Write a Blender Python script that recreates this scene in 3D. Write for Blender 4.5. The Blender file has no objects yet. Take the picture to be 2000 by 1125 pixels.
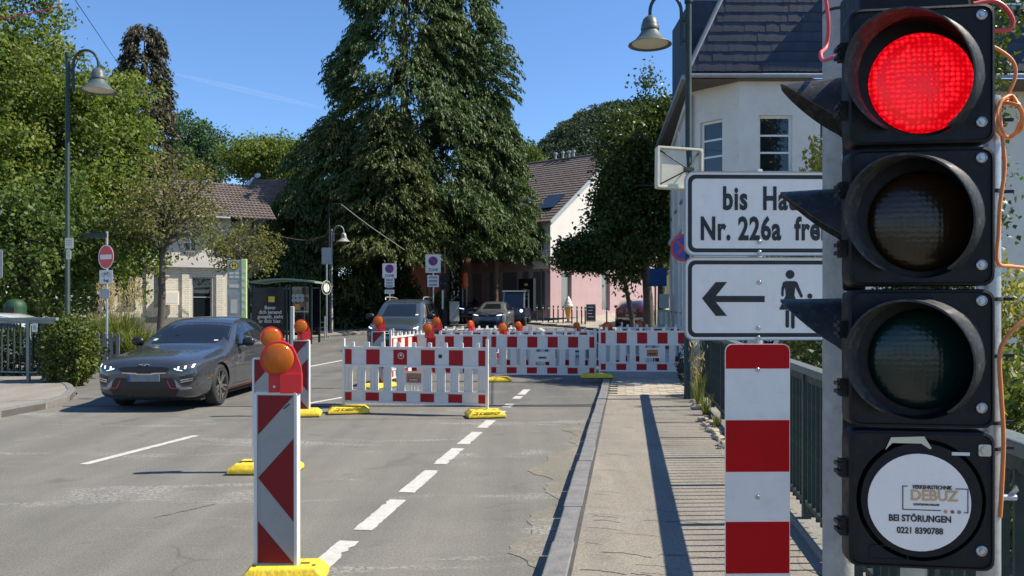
import bpy, bmesh, math, random
import numpy as np
from mathutils import Vector, Matrix
from mathutils.bvhtree import BVHTree

R = math.radians
random.seed(7)
RNG = np.random.default_rng(11)
scene = bpy.context.scene
C = scene.collection

# ------------------------------------------------------------------ camera
EYE, FOC, HORIZON = 1.65, 1600.0, 596.0          # eye height (m), focal length (px of a 2000 px wide frame), horizon row
cam_data = bpy.data.cameras.new('camera')
cam_data.sensor_width = 36.0
cam_data.lens = 36.0 * FOC / 2000.0
cam_data.shift_y = (HORIZON - 562.5) / 2000.0
cam_data.clip_start = 0.05
cam_data.clip_end = 6000
cam = bpy.data.objects.new('camera', cam_data)
cam.location = (0, 0, EYE)
cam.rotation_euler = (R(90), 0, 0)
C.objects.link(cam)
scene.camera = cam

# ------------------------------------------------------------------ sky, sun, exposure
SUN_ELEV, SUN_AZ = R(48), R(2.0)                  # azimuth measured from +X towards +Y
world = bpy.data.worlds.new('World')
scene.world = world
world.use_nodes = True
wn = world.node_tree
wn.nodes.clear()
sky = wn.nodes.new('ShaderNodeTexSky')
sky.sky_type = 'NISHITA'
sky.sun_disc = False
sky.sun_elevation = SUN_ELEV
sky.sun_rotation = R(90) - SUN_AZ
sky.altitude = 0
sky.air_density = 1.0
sky.dust_density = 0.0
sky.ozone_density = 10.0
bg = wn.nodes.new('ShaderNodeBackground')
bg.inputs['Strength'].default_value = 0.118
wo = wn.nodes.new('ShaderNodeOutputWorld')
wn.links.new(sky.outputs[0], bg.inputs[0])
wn.links.new(bg.outputs[0], wo.inputs[0])
sun_data = bpy.data.lights.new('sun', 'SUN')
sun_data.energy = 5.0
sun_data.angle = R(0.5)
sun_data.color = (1.0, 0.925, 0.77)
sun = bpy.data.objects.new('sun', sun_data)
sdir = Vector((math.cos(SUN_ELEV) * math.cos(SUN_AZ), math.cos(SUN_ELEV) * math.sin(SUN_AZ), math.sin(SUN_ELEV)))
sun.rotation_euler = sdir.to_track_quat('Z', 'Y').to_euler()
sun.location = (20, 0, 30)
C.objects.link(sun)
scene.view_settings.view_transform = 'Standard'
scene.view_settings.look = 'None'
scene.view_settings.gamma = 1.0
scene.view_settings.use_curve_mapping = False
scene.view_settings.exposure = 0.7
scene.render.engine = 'CYCLES'
scene.cycles.max_bounces = 6
scene.cycles.use_denoising = True

# ------------------------------------------------------------------ where things are
def at(px, py, Y):
    return Vector(((px - 1000) * Y / FOC, Y, EYE + (HORIZON - py) * Y / FOC))
def tz(Y):                                        # the street climbs gently beyond the bridge
    if Y < 28: return 0.0
    if Y < 56: return 0.0016 * (Y - 28) ** 2
    return 1.254 + 0.04 * (Y - 56)
RS = 0.14                                         # the bridge runs this much to the side for each metre ahead
def xkerb(Y): return -0.49 + RS * Y
def xrail(Y): return 1.28 + RS * Y
ZS = 0.10                                         # kerb height

# ------------------------------------------------------------------ helpers
def link(o, parent=None):
    C.objects.link(o)
    if parent is not None: o.parent = parent
    return o
def tag(o, label=None, cat=None, group=None, kind=None):
    if label: o['label'] = label
    if cat: o['category'] = cat
    if group: o['group'] = group
    if kind: o['kind'] = kind
    return o
def thing(name, label, cat, loc=(0, 0, 0), rz=0.0, group=None):
    o = bpy.data.objects.new(name, None)
    o.empty_display_size = 0.2
    o.location = loc
    o.rotation_euler = (0, 0, rz)
    link(o)
    return tag(o, label, cat, group)
def copy_tree(o, parent=None):
    c = o.copy()
    link(c, parent)
    for ch in list(o.children): copy_tree(ch, c)
    return c
def inst(src, name, parent, loc=None, rot=None, scale=None):
    o = bpy.data.objects.new(name, src if isinstance(src, bpy.types.Mesh) else src.data)
    if loc is not None: o.location = loc
    if rot is not None: o.rotation_euler = rot
    if scale is not None: o.scale = scale
    return link(o, parent)

class MB:
    """collects shapes, then becomes one mesh object"""
    def __init__(s): s.v = []; s.f = []; s.m = []; s.x = None
    def add(s, vs, fs, m=0):
        n = len(s.v)
        if s.x is not None: vs = [s.x @ Vector(p) for p in vs]
        s.v += [tuple(p) for p in vs]
        s.f += [tuple(i + n for i in f) for f in fs]
        s.m += [m] * len(fs)
        return s
    def box(s, x0, x1, y0, y1, z0, z1, m=0):
        return s.add([(x0,y0,z0),(x1,y0,z0),(x1,y1,z0),(x0,y1,z0),(x0,y0,z1),(x1,y0,z1),(x1,y1,z1),(x0,y1,z1)],
                     [(0,3,2,1),(4,5,6,7),(0,1,5,4),(1,2,6,5),(2,3,7,6),(3,0,4,7)], m)
    def bar(s, a, b, w, d, m=0, up=(0, 0, 1)):
        a, b = Vector(a), Vector(b); t = (b - a).normalized()
        u = t.cross(Vector(up))
        if u.length < 1e-4: u = t.cross(Vector((0, 1, 0)))
        u.normalize(); n = u.cross(t)
        p = []
        for c in (a, b):
            for i, j in ((-1,-1),(1,-1),(1,1),(-1,1)): p.append(c + u * (i * w / 2) + n * (j * d / 2))
        return s.add(p, [(0,1,2,3),(7,6,5,4),(0,4,5,1),(1,5,6,2),(2,6,7,3),(3,7,4,0)], m)
    def tube(s, pts, r, n=8, m=0, cap=True):
        pts = [Vector(p) for p in pts]; k = len(pts)
        rr = r if isinstance(r, (list, tuple)) else [r] * k
        t0 = (pts[1] - pts[0]).normalized()
        u = t0.cross(Vector((0, 0, 1)))
        if u.length < 1e-3: u = Vector((1, 0, 0))
        u.normalize(); vs = []; fs = []
        for i in range(k):
            t = (pts[min(i + 1, k - 1)] - pts[max(i - 1, 0)]).normalized()
            u = (u - t * u.dot(t)); u.normalize(); w = t.cross(u)
            for j in range(n):
                a = 2 * math.pi * j / n
                vs.append(pts[i] + (u * math.cos(a) + w * math.sin(a)) * rr[i])
        for i in range(k - 1):
            for j in range(n):
                fs.append((i*n+j, i*n+(j+1)%n, (i+1)*n+(j+1)%n, (i+1)*n+j))
        if cap: fs += [tuple(range(n - 1, -1, -1)), tuple(range((k-1)*n, k*n))]
        return s.add(vs, fs, m)
    def lathe(s, prof, n=24, m=0, mat=None):
        vs = []; fs = []; k = len(prof)
        for r, z in prof:
            for j in range(n):
                a = 2 * math.pi * j / n
                p = Vector((max(r, 1e-4) * math.cos(a), max(r, 1e-4) * math.sin(a), z))
                vs.append(mat @ p if mat is not None else p)
        for i in range(k - 1):
            for j in range(n):
                fs.append((i*n+j, i*n+(j+1)%n, (i+1)*n+(j+1)%n, (i+1)*n+j))
        return s.add(vs, fs, m)
    def prism(s, poly, y0, y1, m=0):               # polygon in XZ, pushed along Y
        n = len(poly)
        vs = [(a, y0, b) for a, b in poly] + [(a, y1, b) for a, b in poly]
        fs = [tuple(range(n)), tuple(range(2*n-1, n-1, -1))] + [((i+1)%n, i, i+n, (i+1)%n+n) for i in range(n)]
        return s.add(vs, fs, m)
    def slab(s, poly, z0, z1, m=0):                # polygon in XY, pushed along Z
        n = len(poly)
        vs = [(a, b, z0) for a, b in poly] + [(a, b, z1) for a, b in poly]
        fs = [tuple(range(n-1, -1, -1)), tuple(range(n, 2*n))] + [(i, (i+1)%n, (i+1)%n+n, i+n) for i in range(n)]
        return s.add(vs, fs, m)
    def mesh(s, name, mats, smooth=None):
        me = bpy.data.meshes.new(name)
        me.from_pydata(s.v, [], s.f)
        for mt in (mats if isinstance(mats, (list, tuple)) else [mats]): me.materials.append(mt)
        if any(s.m): me.polygons.foreach_set('material_index', s.m)
        if smooth:
            me.polygons.foreach_set('use_smooth', [True] * len(s.f))
            me.set_sharp_from_angle(angle=R(smooth))
        me.update()
        return me
    def build(s, name, mats, parent=None, smooth=None, bevel=0, loc=None, rot=None):
        o = bpy.data.objects.new(name, s.mesh(name, mats, smooth))
        if loc is not None: o.location = loc
        if rot is not None: o.rotation_euler = rot
        link(o, parent)
        if bevel:
            b = o.modifiers.new('bevel', 'BEVEL'); b.width = bevel; b.segments = 2; b.limit_method = 'ANGLE'; b.angle_limit = R(40)
        return o
def rrect(w, h, r, n=5, cx=0, cz=0):
    p = []
    for k, (sx, sz) in enumerate(((1, 1), (-1, 1), (-1, -1), (1, -1))):
        for i in range(n + 1):
            a = math.pi / 2 * (k + i / n)
            p.append((cx + sx * (w/2 - r) + r * math.cos(a), cz + sz * (h/2 - r) + r * math.sin(a)))
    return p
def disc(r, n=28, cx=0, cz=0): return [(cx + r * math.cos(2*math.pi*i/n), cz + r * math.sin(2*math.pi*i/n)) for i in range(n)]
def ringmesh(mb, outer, inner, y0, y1, m=0):      # flat frame in XZ between two loops of the same length
    n = len(outer)
    vs = [(a, y0, b) for a, b in outer] + [(a, y0, b) for a, b in inner] + [(a, y1, b) for a, b in outer] + [(a, y1, b) for a, b in inner]
    fs = []
    for i in range(n):
        j = (i + 1) % n
        fs += [(i, i+n, j+n, j), (i+2*n, j+2*n, j+3*n, i+3*n), (i, j, j+2*n, i+2*n), (i+n, i+3*n, j+3*n, j+n)]
    return mb.add(vs, fs, m)
def curve_pts(ctrl, n=8):                          # Catmull-Rom through control points
    c = [Vector(p) for p in ctrl]; c = [c[0]*2 - c[1]] + c + [c[-1]*2 - c[-2]]
    out = []
    for i in range(1, len(c) - 2):
        for k in range(n):
            t = k / n
            out.append(0.5 * ((2*c[i]) + (c[i+1]-c[i-1])*t + (2*c[i-1]-5*c[i]+4*c[i+1]-c[i+2])*t*t + (3*c[i]-c[i-1]-3*c[i+1]+c[i+2])*t**3))
    return out + [c[-2]]
def text(name, body, size, mat, parent, loc, rot=(R(90), 0, 0), bold=0.0, sx=1.0, align='CENTER', extrude=0.0006, spacing=1.0):
    cu = bpy.data.curves.new(name, 'FONT')
    cu.body = body; cu.size = size; cu.align_x = align; cu.align_y = 'CENTER'
    cu.extrude = extrude; cu.offset = bold; cu.space_character = spacing; cu.resolution_u = 3
    o = bpy.data.objects.new(name, cu); C.objects.link(o)
    dg = bpy.context.evaluated_depsgraph_get()
    me = bpy.data.meshes.new_from_object(o.evaluated_get(dg))
    bpy.data.objects.remove(o)
    me.materials.clear(); me.materials.append(mat)
    q = bpy.data.objects.new(name, me); q.location = loc; q.rotation_euler = rot; q.scale = (sx, 1, 1)
    return link(q, parent)

# ------------------------------------------------------------------ materials
def nt(name):
    m = bpy.data.materials.new(name); m.use_nodes = True
    t = m.node_tree; b = t.nodes['Principled BSDF']
    return m, t, b
def N(t, kind, **kw):
    n = t.nodes.new(kind)
    for k, v in kw.items():
        if k in n.inputs: n.inputs[k].default_value = v
        else: setattr(n, k, v)
    return n
def ramp(t, src, a, b, lo, hi):
    mr = N(t, 'ShaderNodeMapRange'); mr.inputs[1].default_value = a; mr.inputs[2].default_value = b
    mr.inputs[3].default_value = lo; mr.inputs[4].default_value = hi
    t.links.new(src, mr.inputs[0]); return mr.outputs[0]
def mixc(t, fac, a, b, mode='MIX'):
    n = N(t, 'ShaderNodeMix', data_type='RGBA', blend_type=mode)
    for i, v in ((0, fac), (6, a), (7, b)):
        if hasattr(v, 'is_linked'): t.links.new(v, n.inputs[i])
        else: n.inputs[i].default_value = v if i == 0 else (*v[:3], 1)
    return n.outputs[2]
def noise(t, vec, scale, detail=4, rough=.55, dist=0.0):
    n = N(t, 'ShaderNodeTexNoise'); n.inputs['Scale'].default_value = scale; n.inputs['Detail'].default_value = detail
    n.inputs['Roughness'].default_value = rough; n.inputs['Distortion'].default_value = dist
    t.links.new(vec, n.inputs['Vector']); return n.outputs['Fac']
def M(name, col, rough=.55, metal=0.0, var=.15, scale=6, bump=0.0, bscale=80, spec=.5, coat=0.0, dirt=0.0, dirtcol=(.16, .13, .1), emit=None, estr=0):
    m, t, b = nt(name)
    tc = N(t, 'ShaderNodeTexCoord').outputs['Object']
    f = noise(t, tc, scale)
    c = mixc(t, 1.0, col, mixc(t, f, (1-var*2,)*3, (1+var*2,)*3), 'MULTIPLY')
    if dirt:
        d = noise(t, tc, scale * 2.3, 8, .7, .6)
        c = mixc(t, ramp(t, d, .5, .75, 0, dirt), c, dirtcol)
    t.links.new(c, b.inputs['Base Color'])
    t.links.new(ramp(t, noise(t, tc, scale * 4), .3, .7, max(rough - .1, .02), min(rough + .12, 1)), b.inputs['Roughness'])
    b.inputs['Metallic'].default_value = metal
    b.inputs['Specular IOR Level'].default_value = spec
    b.inputs['Coat Weight'].default_value = coat
    if coat: b.inputs['Coat Roughness'].default_value = .04
    if bump:
        bp = N(t, 'ShaderNodeBump'); bp.inputs['Strength'].default_value = bump; bp.inputs['Distance'].default_value = .01
        t.links.new(noise(t, tc, bscale, 5), bp.inputs['Height']); t.links.new(bp.outputs[0], b.inputs['Normal'])
    if emit:
        b.inputs['Emission Color'].default_value = (*emit, 1); b.inputs['Emission Strength'].default_value = estr
    return m
def asphalt(name, col, col2, crack=1.0, patch=.5):
    m, t, b = nt(name)
    tc = N(t, 'ShaderNodeTexCoord').outputs['Object']
    big = noise(t, tc, .35, 6, .6, .3)
    mid = noise(t, tc, 2.2, 6, .65, .4)
    fine = noise(t, tc, 190, 2, .6)
    vor = N(t, 'ShaderNodeTexVoronoi'); vor.inputs['Scale'].default_value = 130; t.links.new(tc, vor.inputs['Vector'])
    c = mixc(t, ramp(t, big, .35, .65, 0, 1), col, col2)
    c = mixc(t, 1.0, c, mixc(t, mid, (.82,)*3, (1.16,)*3), 'MULTIPLY')
    c = mixc(t, 1.0, c, mixc(t, ramp(t, fine, .3, .7, 0, 1), (.58,)*3, (1.42,)*3), 'MULTIPLY')
    c = mixc(t, ramp(t, vor.outputs['Distance'], 0, .5, .3, 0), c, (.36, .35, .33))
    g2 = noise(t, tc, 62, 3, .75)
    c = mixc(t, 1.0, c, mixc(t, ramp(t, g2, .32, .68, 0, 1), (.7,)*3, (1.3,)*3), 'MULTIPLY')
    g3 = N(t, 'ShaderNodeTexVoronoi'); g3.inputs['Scale'].default_value = 75; t.links.new(tc, g3.inputs['Vector'])
    c = mixc(t, ramp(t, g3.outputs['Distance'], 0, .28, .55, 0), c, mixc(t, g3.outputs['Color'], (.05, .048, .045), (.42, .41, .38)))
    # coarse worn patches with exposed stone, as streaks across the road
    mp = N(t, 'ShaderNodeMapping'); mp.inputs['Scale'].default_value = (.45, 1.5, 1); t.links.new(tc, mp.inputs['Vector'])
    w = noise(t, mp.outputs[0], .9, 7, .62, .8)
    w2 = noise(t, tc, 30, 4, .75)
    mk = N(t, 'ShaderNodeMath', operation='MULTIPLY'); t.links.new(ramp(t, w, .56, .64, 0, patch), mk.inputs[0]); t.links.new(ramp(t, w2, .42, .58, 0, 1), mk.inputs[1])
    c = mixc(t, mk.outputs[0], c, (.36, .35, .33))
    mk2 = N(t, 'ShaderNodeMath', operation='MULTIPLY'); t.links.new(ramp(t, w, .56, .64, 0, patch), mk2.inputs[0]); t.links.new(ramp(t, w2, .5, .36, 0, .8), mk2.inputs[1])
    c = mixc(t, mk2.outputs[0], c, (.055, .052, .048))
    mt_ = N(t, 'ShaderNodeMapping'); mt_.inputs['Scale'].default_value = (1.5, .07, 1); mt_.inputs['Rotation'].default_value = (0, 0, .14); t.links.new(tc, mt_.inputs['Vector'])
    c = mixc(t, 1.0, c, mixc(t, ramp(t, noise(t, mt_.outputs[0], 1.0, 4, .6), .35, .65, 0, 1), (.86, .86, .87), (1.1, 1.1, 1.08)), 'MULTIPLY')
    dk = noise(t, tc, 1.1, 3, .5, 1.2)
    c = mixc(t, ramp(t, dk, .62, .74, 0, .35), c, (.05, .048, .046))
    # cracks
    ds = N(t, 'ShaderNodeVectorMath', operation='ADD')
    nn = N(t, 'ShaderNodeTexNoise'); nn.inputs['Scale'].default_value = 1.1; t.links.new(tc, nn.inputs['Vector'])
    t.links.new(tc, ds.inputs[0]); t.links.new(nn.outputs['Color'], ds.inputs[1])
    cv = N(t, 'ShaderNodeTexVoronoi', feature='DISTANCE_TO_EDGE'); cv.inputs['Scale'].default_value = .8; t.links.new(ds.outputs[0], cv.inputs['Vector'])
    cm = N(t, 'ShaderNodeMath', operation='MULTIPLY')
    t.links.new(ramp(t, cv.outputs['Distance'], 0, .012, 1, 0), cm.inputs[0]); t.links.new(ramp(t, noise(t, tc, .7, 3), .55, .62, 0, crack), cm.inputs[1])
    c = mixc(t, cm.outputs[0], c, (.03, .028, .025))
    t.links.new(c, b.inputs['Base Color'])
    b.inputs['Roughness'].default_value = .88; b.inputs['Specular IOR Level'].default_value = .25
    bp = N(t, 'ShaderNodeBump'); bp.inputs['Strength'].default_value = .55; bp.inputs['Distance'].default_value = .006
    ad = N(t, 'ShaderNodeMath', operation='SUBTRACT'); t.links.new(fine, ad.inputs[0]); t.links.new(cm.outputs[0], ad.inputs[1])
    t.links.new(ad.outputs[0], bp.inputs['Height']); t.links.new(bp.outputs[0], b.inputs['Normal'])
    return m
def leafmat(name, cols, trans=.35, clump=.6, rough=.55, gain=1.35):
    cols = [tuple(c * gain for c in q) for q in cols]
    m, t, b = nt(name)
    geo = N(t, 'ShaderNodeNewGeometry')
    tc = N(t, 'ShaderNodeTexCoord').outputs['Object']
    cr = N(t, 'ShaderNodeValToRGB'); e = cr.color_ramp.elements
    for i, c in enumerate(cols):
        q = e[i] if i < 2 else e.new(i / (len(cols) - 1))
        q.position = i / (len(cols) - 1); q.color = (*c, 1)
    mx = N(t, 'ShaderNodeMath', operation='MULTIPLY_ADD'); mx.inputs[1].default_value = .55
    t.links.new(geo.outputs['Random Per Island'], mx.inputs[0])
    t.links.new(ramp(t, noise(t, tc, clump, 3), .3, .7, 0, .45), mx.inputs[2])
    t.links.new(mx.outputs[0], cr.inputs[0])
    t.links.new(cr.outputs[0], b.inputs['Base Color'])
    b.inputs['Roughness'].default_value = rough; b.inputs['Specular IOR Level'].default_value = .3
    tr = N(t, 'ShaderNodeBsdfTranslucent'); t.links.new(mixc(t, 1.0, cr.outputs[0], (1.25, 1.35, .7), 'MULTIPLY'), tr.inputs[0])
    ms = N(t, 'ShaderNodeMixShader'); ms.inputs[0].default_value = trans
    t.links.new(b.outputs[0], ms.inputs[1]); t.links.new(tr.outputs[0], ms.inputs[2])
    t.links.new(ms.outputs[0], t.nodes['Material Output'].inputs[0])
    return m
def glassmat(name, col=(.012, .016, .02), rough=.03):
    m, t, b = nt(name)
    b.inputs['Base Color'].default_value = (*col, 1); b.inputs['Roughness'].default_value = rough; b.inputs['Specular IOR Level'].default_value = .8
    tc = N(t, 'ShaderNodeTexCoord').outputs['Object']
    bp = N(t, 'ShaderNodeBump'); bp.inputs['Strength'].default_value = .04; bp.inputs['Distance'].default_value = .02
    t.links.new(noise(t, tc, 1.5, 2), bp.inputs['Height']); t.links.new(bp.outputs[0], b.inputs['Normal'])
    return m
MT = {}
MT['road'] = asphalt('bridge asphalt', (.145, .138, .12), (.172, .163, .142), .3, .65)
MT['road2'] = asphalt('street asphalt', (.11, .107, .099), (.138, .133, .122), .2, .4)
MT['walk'] = asphalt('footway asphalt', (.222, .195, .16), (.262, .23, .188), 1.4, .2)
MT['walk2'] = asphalt('kerbside paving', (.2, .185, .16), (.25, .232, .2), .4, .2)
MT['plaza'] = asphalt('light plaza paving', (.33, .29, .24), (.4, .36, .3), .2, .1)
MT['patch'] = asphalt('worn gutter asphalt', (.165, .15, .122), (.2, .178, .142), 2.0, .7)
MT['kerb'] = M('kerb granite', (.17, .165, .16), .8, var=.25, scale=9, bump=.6, bscale=45, dirt=.4)
MT['joint'] = M('joint tar', (.07, .065, .06), .9, var=.3, bump=.5)
MT['paver'] = M('beige paver', (.38, .32, .235), .85, var=.16, scale=5, bump=.4, dirt=.3)
MT['earth'] = M('dry earth and grass', (.13, .12, .07), .95, var=.35, scale=1.2, bump=.8, bscale=12)
MT['marking'] = M('road paint', (.5, .485, .44), .7, var=.14, scale=11, bump=.3, bscale=150, dirt=.75, dirtcol=(.26, .25, .22))
MT['galv'] = M('galvanised steel', (.42, .43, .43), .42, .55, var=.16, scale=14, bump=.1, dirt=.3, dirtcol=(.25, .25, .25))
MT['galv2'] = M('weathered galvanised pole', (.34, .33, .31), .6, .3, var=.2, scale=18, bump=.25, bscale=120, dirt=.55, dirtcol=(.2, .18, .15))
MT['green'] = M('dark green paint', (.026, .045, .04), .5, spec=.3, var=.2, scale=7, bump=.1, dirt=.35, dirtcol=(.1, .11, .1))
MT['railtop'] = M('grey green handrail', (.13, .155, .145), .55, .2, var=.2, scale=9, bump=.2, dirt=.4)
MT['railold'] = M('pale green railing', (.2, .24, .21), .6, .1, var=.2, scale=7, bump=.2, dirt=.4)
MT['black'] = M('black plastic', (.009, .009, .011), .5, spec=.25, var=.25, scale=9, bump=.08, bscale=300, dirt=.35, dirtcol=(.04, .038, .036))
MT['hood'] = M('dusty sun-paled black visor', (.026, .027, .029), .5, spec=.3, var=.3, scale=22, bump=.1, dirt=.5, dirtcol=(.2, .19, .17))  # dust, its tone lifted to suggest sunlight catching the visors
MT['rubber'] = M('rubber', (.018, .018, .019), .75, var=.2)
MT['white'] = M('white plastic', (.66, .63, .58), .45, var=.06, scale=5, dirt=.3, dirtcol=(.5, .47, .42))
MT['sheet_white'] = M('white reflective sheeting', (.62, .59, .55), .45, var=.06, scale=5, dirt=.45, dirtcol=(.38, .37, .36))
MT['marker_white'] = M('white marker sheeting', (.84, .78, .71), .45, var=.05, scale=5, dirt=.4, dirtcol=(.55, .52, .48))
MT['marker_red'] = M('red marker sheeting', (.5, .005, .007), .5, spec=.15, var=.12, scale=4, dirt=.3, dirtcol=(.36, .01, .012))
MT['beacon_white'] = M('grey retroreflective sheeting', (.31, .3, .285), .4, var=.07, scale=6, dirt=.4, dirtcol=(.2, .2, .2))
MT['beacon_red'] = M('dull red retroreflective sheeting', (.2, .005, .008), .4, spec=.3, var=.12, scale=6, dirt=.3, dirtcol=(.12, .008, .01))
MT['sheet_red'] = M('red reflective sheeting', (.34, .007, .01), .45, var=.1, scale=7, spec=.25, dirt=.25, dirtcol=(.22, .012, .015))
MT['lampred'] = M('red plastic', (.55, .012, .018), .38, var=.08, scale=9, dirt=.15, dirtcol=(.4, .03, .03))
MT['yellow'] = M('yellow recycled plastic', (.75, .52, .03), .7, var=.14, scale=9, bump=.6, bscale=30, dirt=.75, dirtcol=(.36, .27, .08))
MT['yelldark'] = M('dark gap in plastic', (.04, .03, .01), .9)
MT['sign'] = M('sign sheeting', (.9, .82, .75), .4, var=.05, scale=11, bump=.03, dirt=.22, dirtcol=(.5, .49, .48))
MT['ink'] = M('black print', (.012, .012, .013), .45, var=.1)
MT['signback'] = M('grey sign back', (.34, .36, .36), .5, .3, var=.1, dirt=.2)
MT['signred'] = M('sign red', (.6, .012, .02), .4, var=.05)
MT['signblue'] = M('sign blue', (.02, .045, .3), .4, var=.05)
MT['cream'] = M('cream enamel', (.62, .58, .46), .5, var=.08, dirt=.2)
MT['screw'] = M('zinc screw', (.5, .5, .5), .35, .8, var=.1)
MT['orange'] = M('orange cable', (.75, .24, .07), .5, var=.1)
MT['redcable'] = M('red cable', (.62, .05, .06), .45, var=.1)
MT['gold'] = M('gold print', (.62, .38, .18), .5)
MT['tape'] = M('masking tape', (.62, .57, .4), .8, var=.1)
MT['glass'] = glassmat('dark window glass')
MT['carglass'] = glassmat('tinted car glass', (.01, .013, .016), .02)
MT['stucco'] = M('white render', (.7, .66, .6), .85, var=.06, scale=1.2, bump=.35, bscale=40, dirt=.5, dirtcol=(.54, .48, .4))
MT['soffit'] = M('dark soffit boards', (.12, .1, .085), .7, var=.2)
MT['slate'] = M('blue grey slate', (.024, .03, .05), .5, var=.45, scale=3, bump=.35, bscale=30, spec=.4)
MT['slate_b'] = M('darker slate', (.019, .024, .042), .55, var=.4, scale=3, bump=.35, bscale=30, spec=.4)
MT['slate_c'] = M('paler slate', (.03, .037, .058), .48, var=.4, scale=3, bump=.35, bscale=30, spec=.4)
MT['zinc'] = M('zinc gutter', (.3, .3, .29), .5, .4, var=.15, dirt=.3)
MT['frame'] = M('white window frame', (.78, .78, .76), .4, var=.04)
def stripes_mat(name, col, rough, scale, bumpstr, emit=None, estr=0):
    m, t, b = nt(name)
    tc = N(t, 'ShaderNodeTexCoord').outputs['Object']
    w = N(t, 'ShaderNodeTexVoronoi'); w.inputs['Scale'].default_value = scale; w.inputs['Randomness'].default_value = .25
    t.links.new(tc, w.inputs['Vector'])
    d = ramp(t, w.outputs['Distance'], .1, .55, 1, 0)
    b.inputs['Roughness'].default_value = rough
    b.inputs['Base Color'].default_value = (*col, 1)
    bp = N(t, 'ShaderNodeBump'); bp.inputs['Strength'].default_value = bumpstr; bp.inputs['Distance'].default_value = .004
    t.links.new(d, bp.inputs['Height']); t.links.new(bp.outputs[0], b.inputs['Normal'])
    if emit:
        b.inputs['Emission Strength'].default_value = estr
        n2 = noise(t, tc, 25, 3)
        mm = N(t, 'ShaderNodeMath', operation='MULTIPLY'); t.links.new(d, mm.inputs[0]); t.links.new(ramp(t, n2, .3, .7, .35, 1.25), mm.inputs[1])
        t.links.new(mixc(t, mm.outputs[0], emit[0], emit[1]), b.inputs['Emission Color'])
    return m
MT['lens_on'] = stripes_mat('lit red lens', (.2, .002, .003), .3, 105, .5, ((.36, .0004, .003), (1.0, .012, .022)), 1.0)
MT['lens_amber_off'] = stripes_mat('unlit amber signal lens', (.02, .01, .004), .24, 95, .1)
MT['lens_green_off'] = stripes_mat('unlit green signal lens', (.002, .016, .014), .24, 95, .1)
def amberlens():
    m, t, b = nt('amber warning lens')
    tc = N(t, 'ShaderNodeTexCoord').outputs['Object']
    v = N(t, 'ShaderNodeTexVoronoi'); v.inputs['Scale'].default_value = 90; v.inputs['Randomness'].default_value = .2
    t.links.new(tc, v.inputs['Vector'])
    c = mixc(t, ramp(t, noise(t, tc, 7, 4), .3, .7, 0, 1), (.5, .12, .008), (.66, .2, .012))
    t.links.new(mixc(t, ramp(t, v.outputs['Distance'], .1, .5, 0, .35), c, (.36, .07, .006)), b.inputs['Base Color'])
    b.inputs['Roughness'].default_value = .18
    b.inputs['Subsurface Weight'].default_value = .0
    bp = N(t, 'ShaderNodeBump'); bp.inputs['Strength'].default_value = .5; bp.inputs['Distance'].default_value = .004
    t.links.new(v.outputs['Distance'], bp.inputs['Height']); t.links.new(bp.outputs[0], b.inputs['Normal'])
    tr = N(t, 'ShaderNodeBsdfTranslucent'); tr.inputs[0].default_value = (.95, .3, .02, 1)
    ms = N(t, 'ShaderNodeMixShader'); ms.inputs[0].default_value = .3
    t.links.new(b.outputs[0], ms.inputs[1]); t.links.new(tr.outputs[0], ms.inputs[2]); t.links.new(ms.outputs[0], t.nodes['Material Output'].inputs[0])
    return m
MT['amber'] = amberlens()

# ------------------------------------------------------------------ ground, road, footways
def interp(tab, Y):
    if Y <= tab[0][0]: return tab[0][1]
    for (a, p), (b, q) in zip(tab, tab[1:]):
        if Y <= b:
            s = (Y - a) / (b - a); s = s * s * (3 - 2 * s) if False else s
            return p + (q - p) * s
    return tab[-1][1]
XR = [(17.5, xkerb(17.5)), (24, 3.0), (32, 4.6), (39, 5.2), (42, 4.6), (44, 3.4), (46, 1.6), (48, .2), (52, -2.2), (57, -3.6), (63, -6), (72, -10), (90, -20)]
XL = [(13.5, -7.35), (15.5, -8.2), (18, -10.2), (24, -12), (30, -11), (36, -9.4), (42, -6.6), (46, -4.6), (50, -3.9), (55, -5.6), (62, -9.5), (72, -16), (90, -28)]
def xr(Y): return xkerb(Y) if Y <= 17.5 else interp(XR, Y)
def xl(Y): return -8.75 + .105 * Y if Y <= 13.5 else interp(XL, Y)
def strip(name, fl, fr, y0, y1, dz, mat, step=1.0, nx=2, kind='structure', drop=None):
    vs = []; fs = []; n = max(1, int(math.ceil((y1 - y0) / step)))
    for i in range(n + 1):
        Y = y0 + (y1 - y0) * i / n
        a, b = fl(Y), fr(Y)
        for k in range(nx + 1): vs.append((a + (b - a) * k / nx, Y, tz(Y) + dz))
    for i in range(n):
        for k in range(nx):
            q = i * (nx + 1) + k
            fs.append((q, q + 1, q + nx + 2, q + nx + 1))
    if drop:
        m = len(vs); loop = [i*(nx+1) for i in range(n+1)] + [n*(nx+1)+k for k in range(1, nx+1)] + [i*(nx+1)+nx for i in range(n-1, -1, -1)] + [k for k in range(nx-1, 0, -1)]
        vs += [(vs[i][0], vs[i][1], vs[i][2] - drop) for i in loop]
        for i in range(len(loop)): j = (i + 1) % len(loop); fs.append((loop[i], loop[j], m + j, m + i))
    mb = MB(); mb.add(vs, fs)
    o = mb.build(name, mat)
    return tag(o, kind=kind)
gy = [-40, -20, -6, 0, 5, 10, 14, 18, 22, 26, 28, 31, 34, 37, 40, 43, 46, 49, 52, 56, 62, 75, 100, 160, 300, 700, 3000]
gx = [-2500, -600, -150, -60, -30, -20, -14, -9, -4, 0, 4, 9, 14, 20, 30, 60, 150, 600, 2500]
def gz(x, y):
    z = tz(min(y, 90)) - .06
    if x > xrail(min(max(y, 0), 40)) + .6 and y < 22: z -= .6
    return z
mb = MB()
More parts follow.
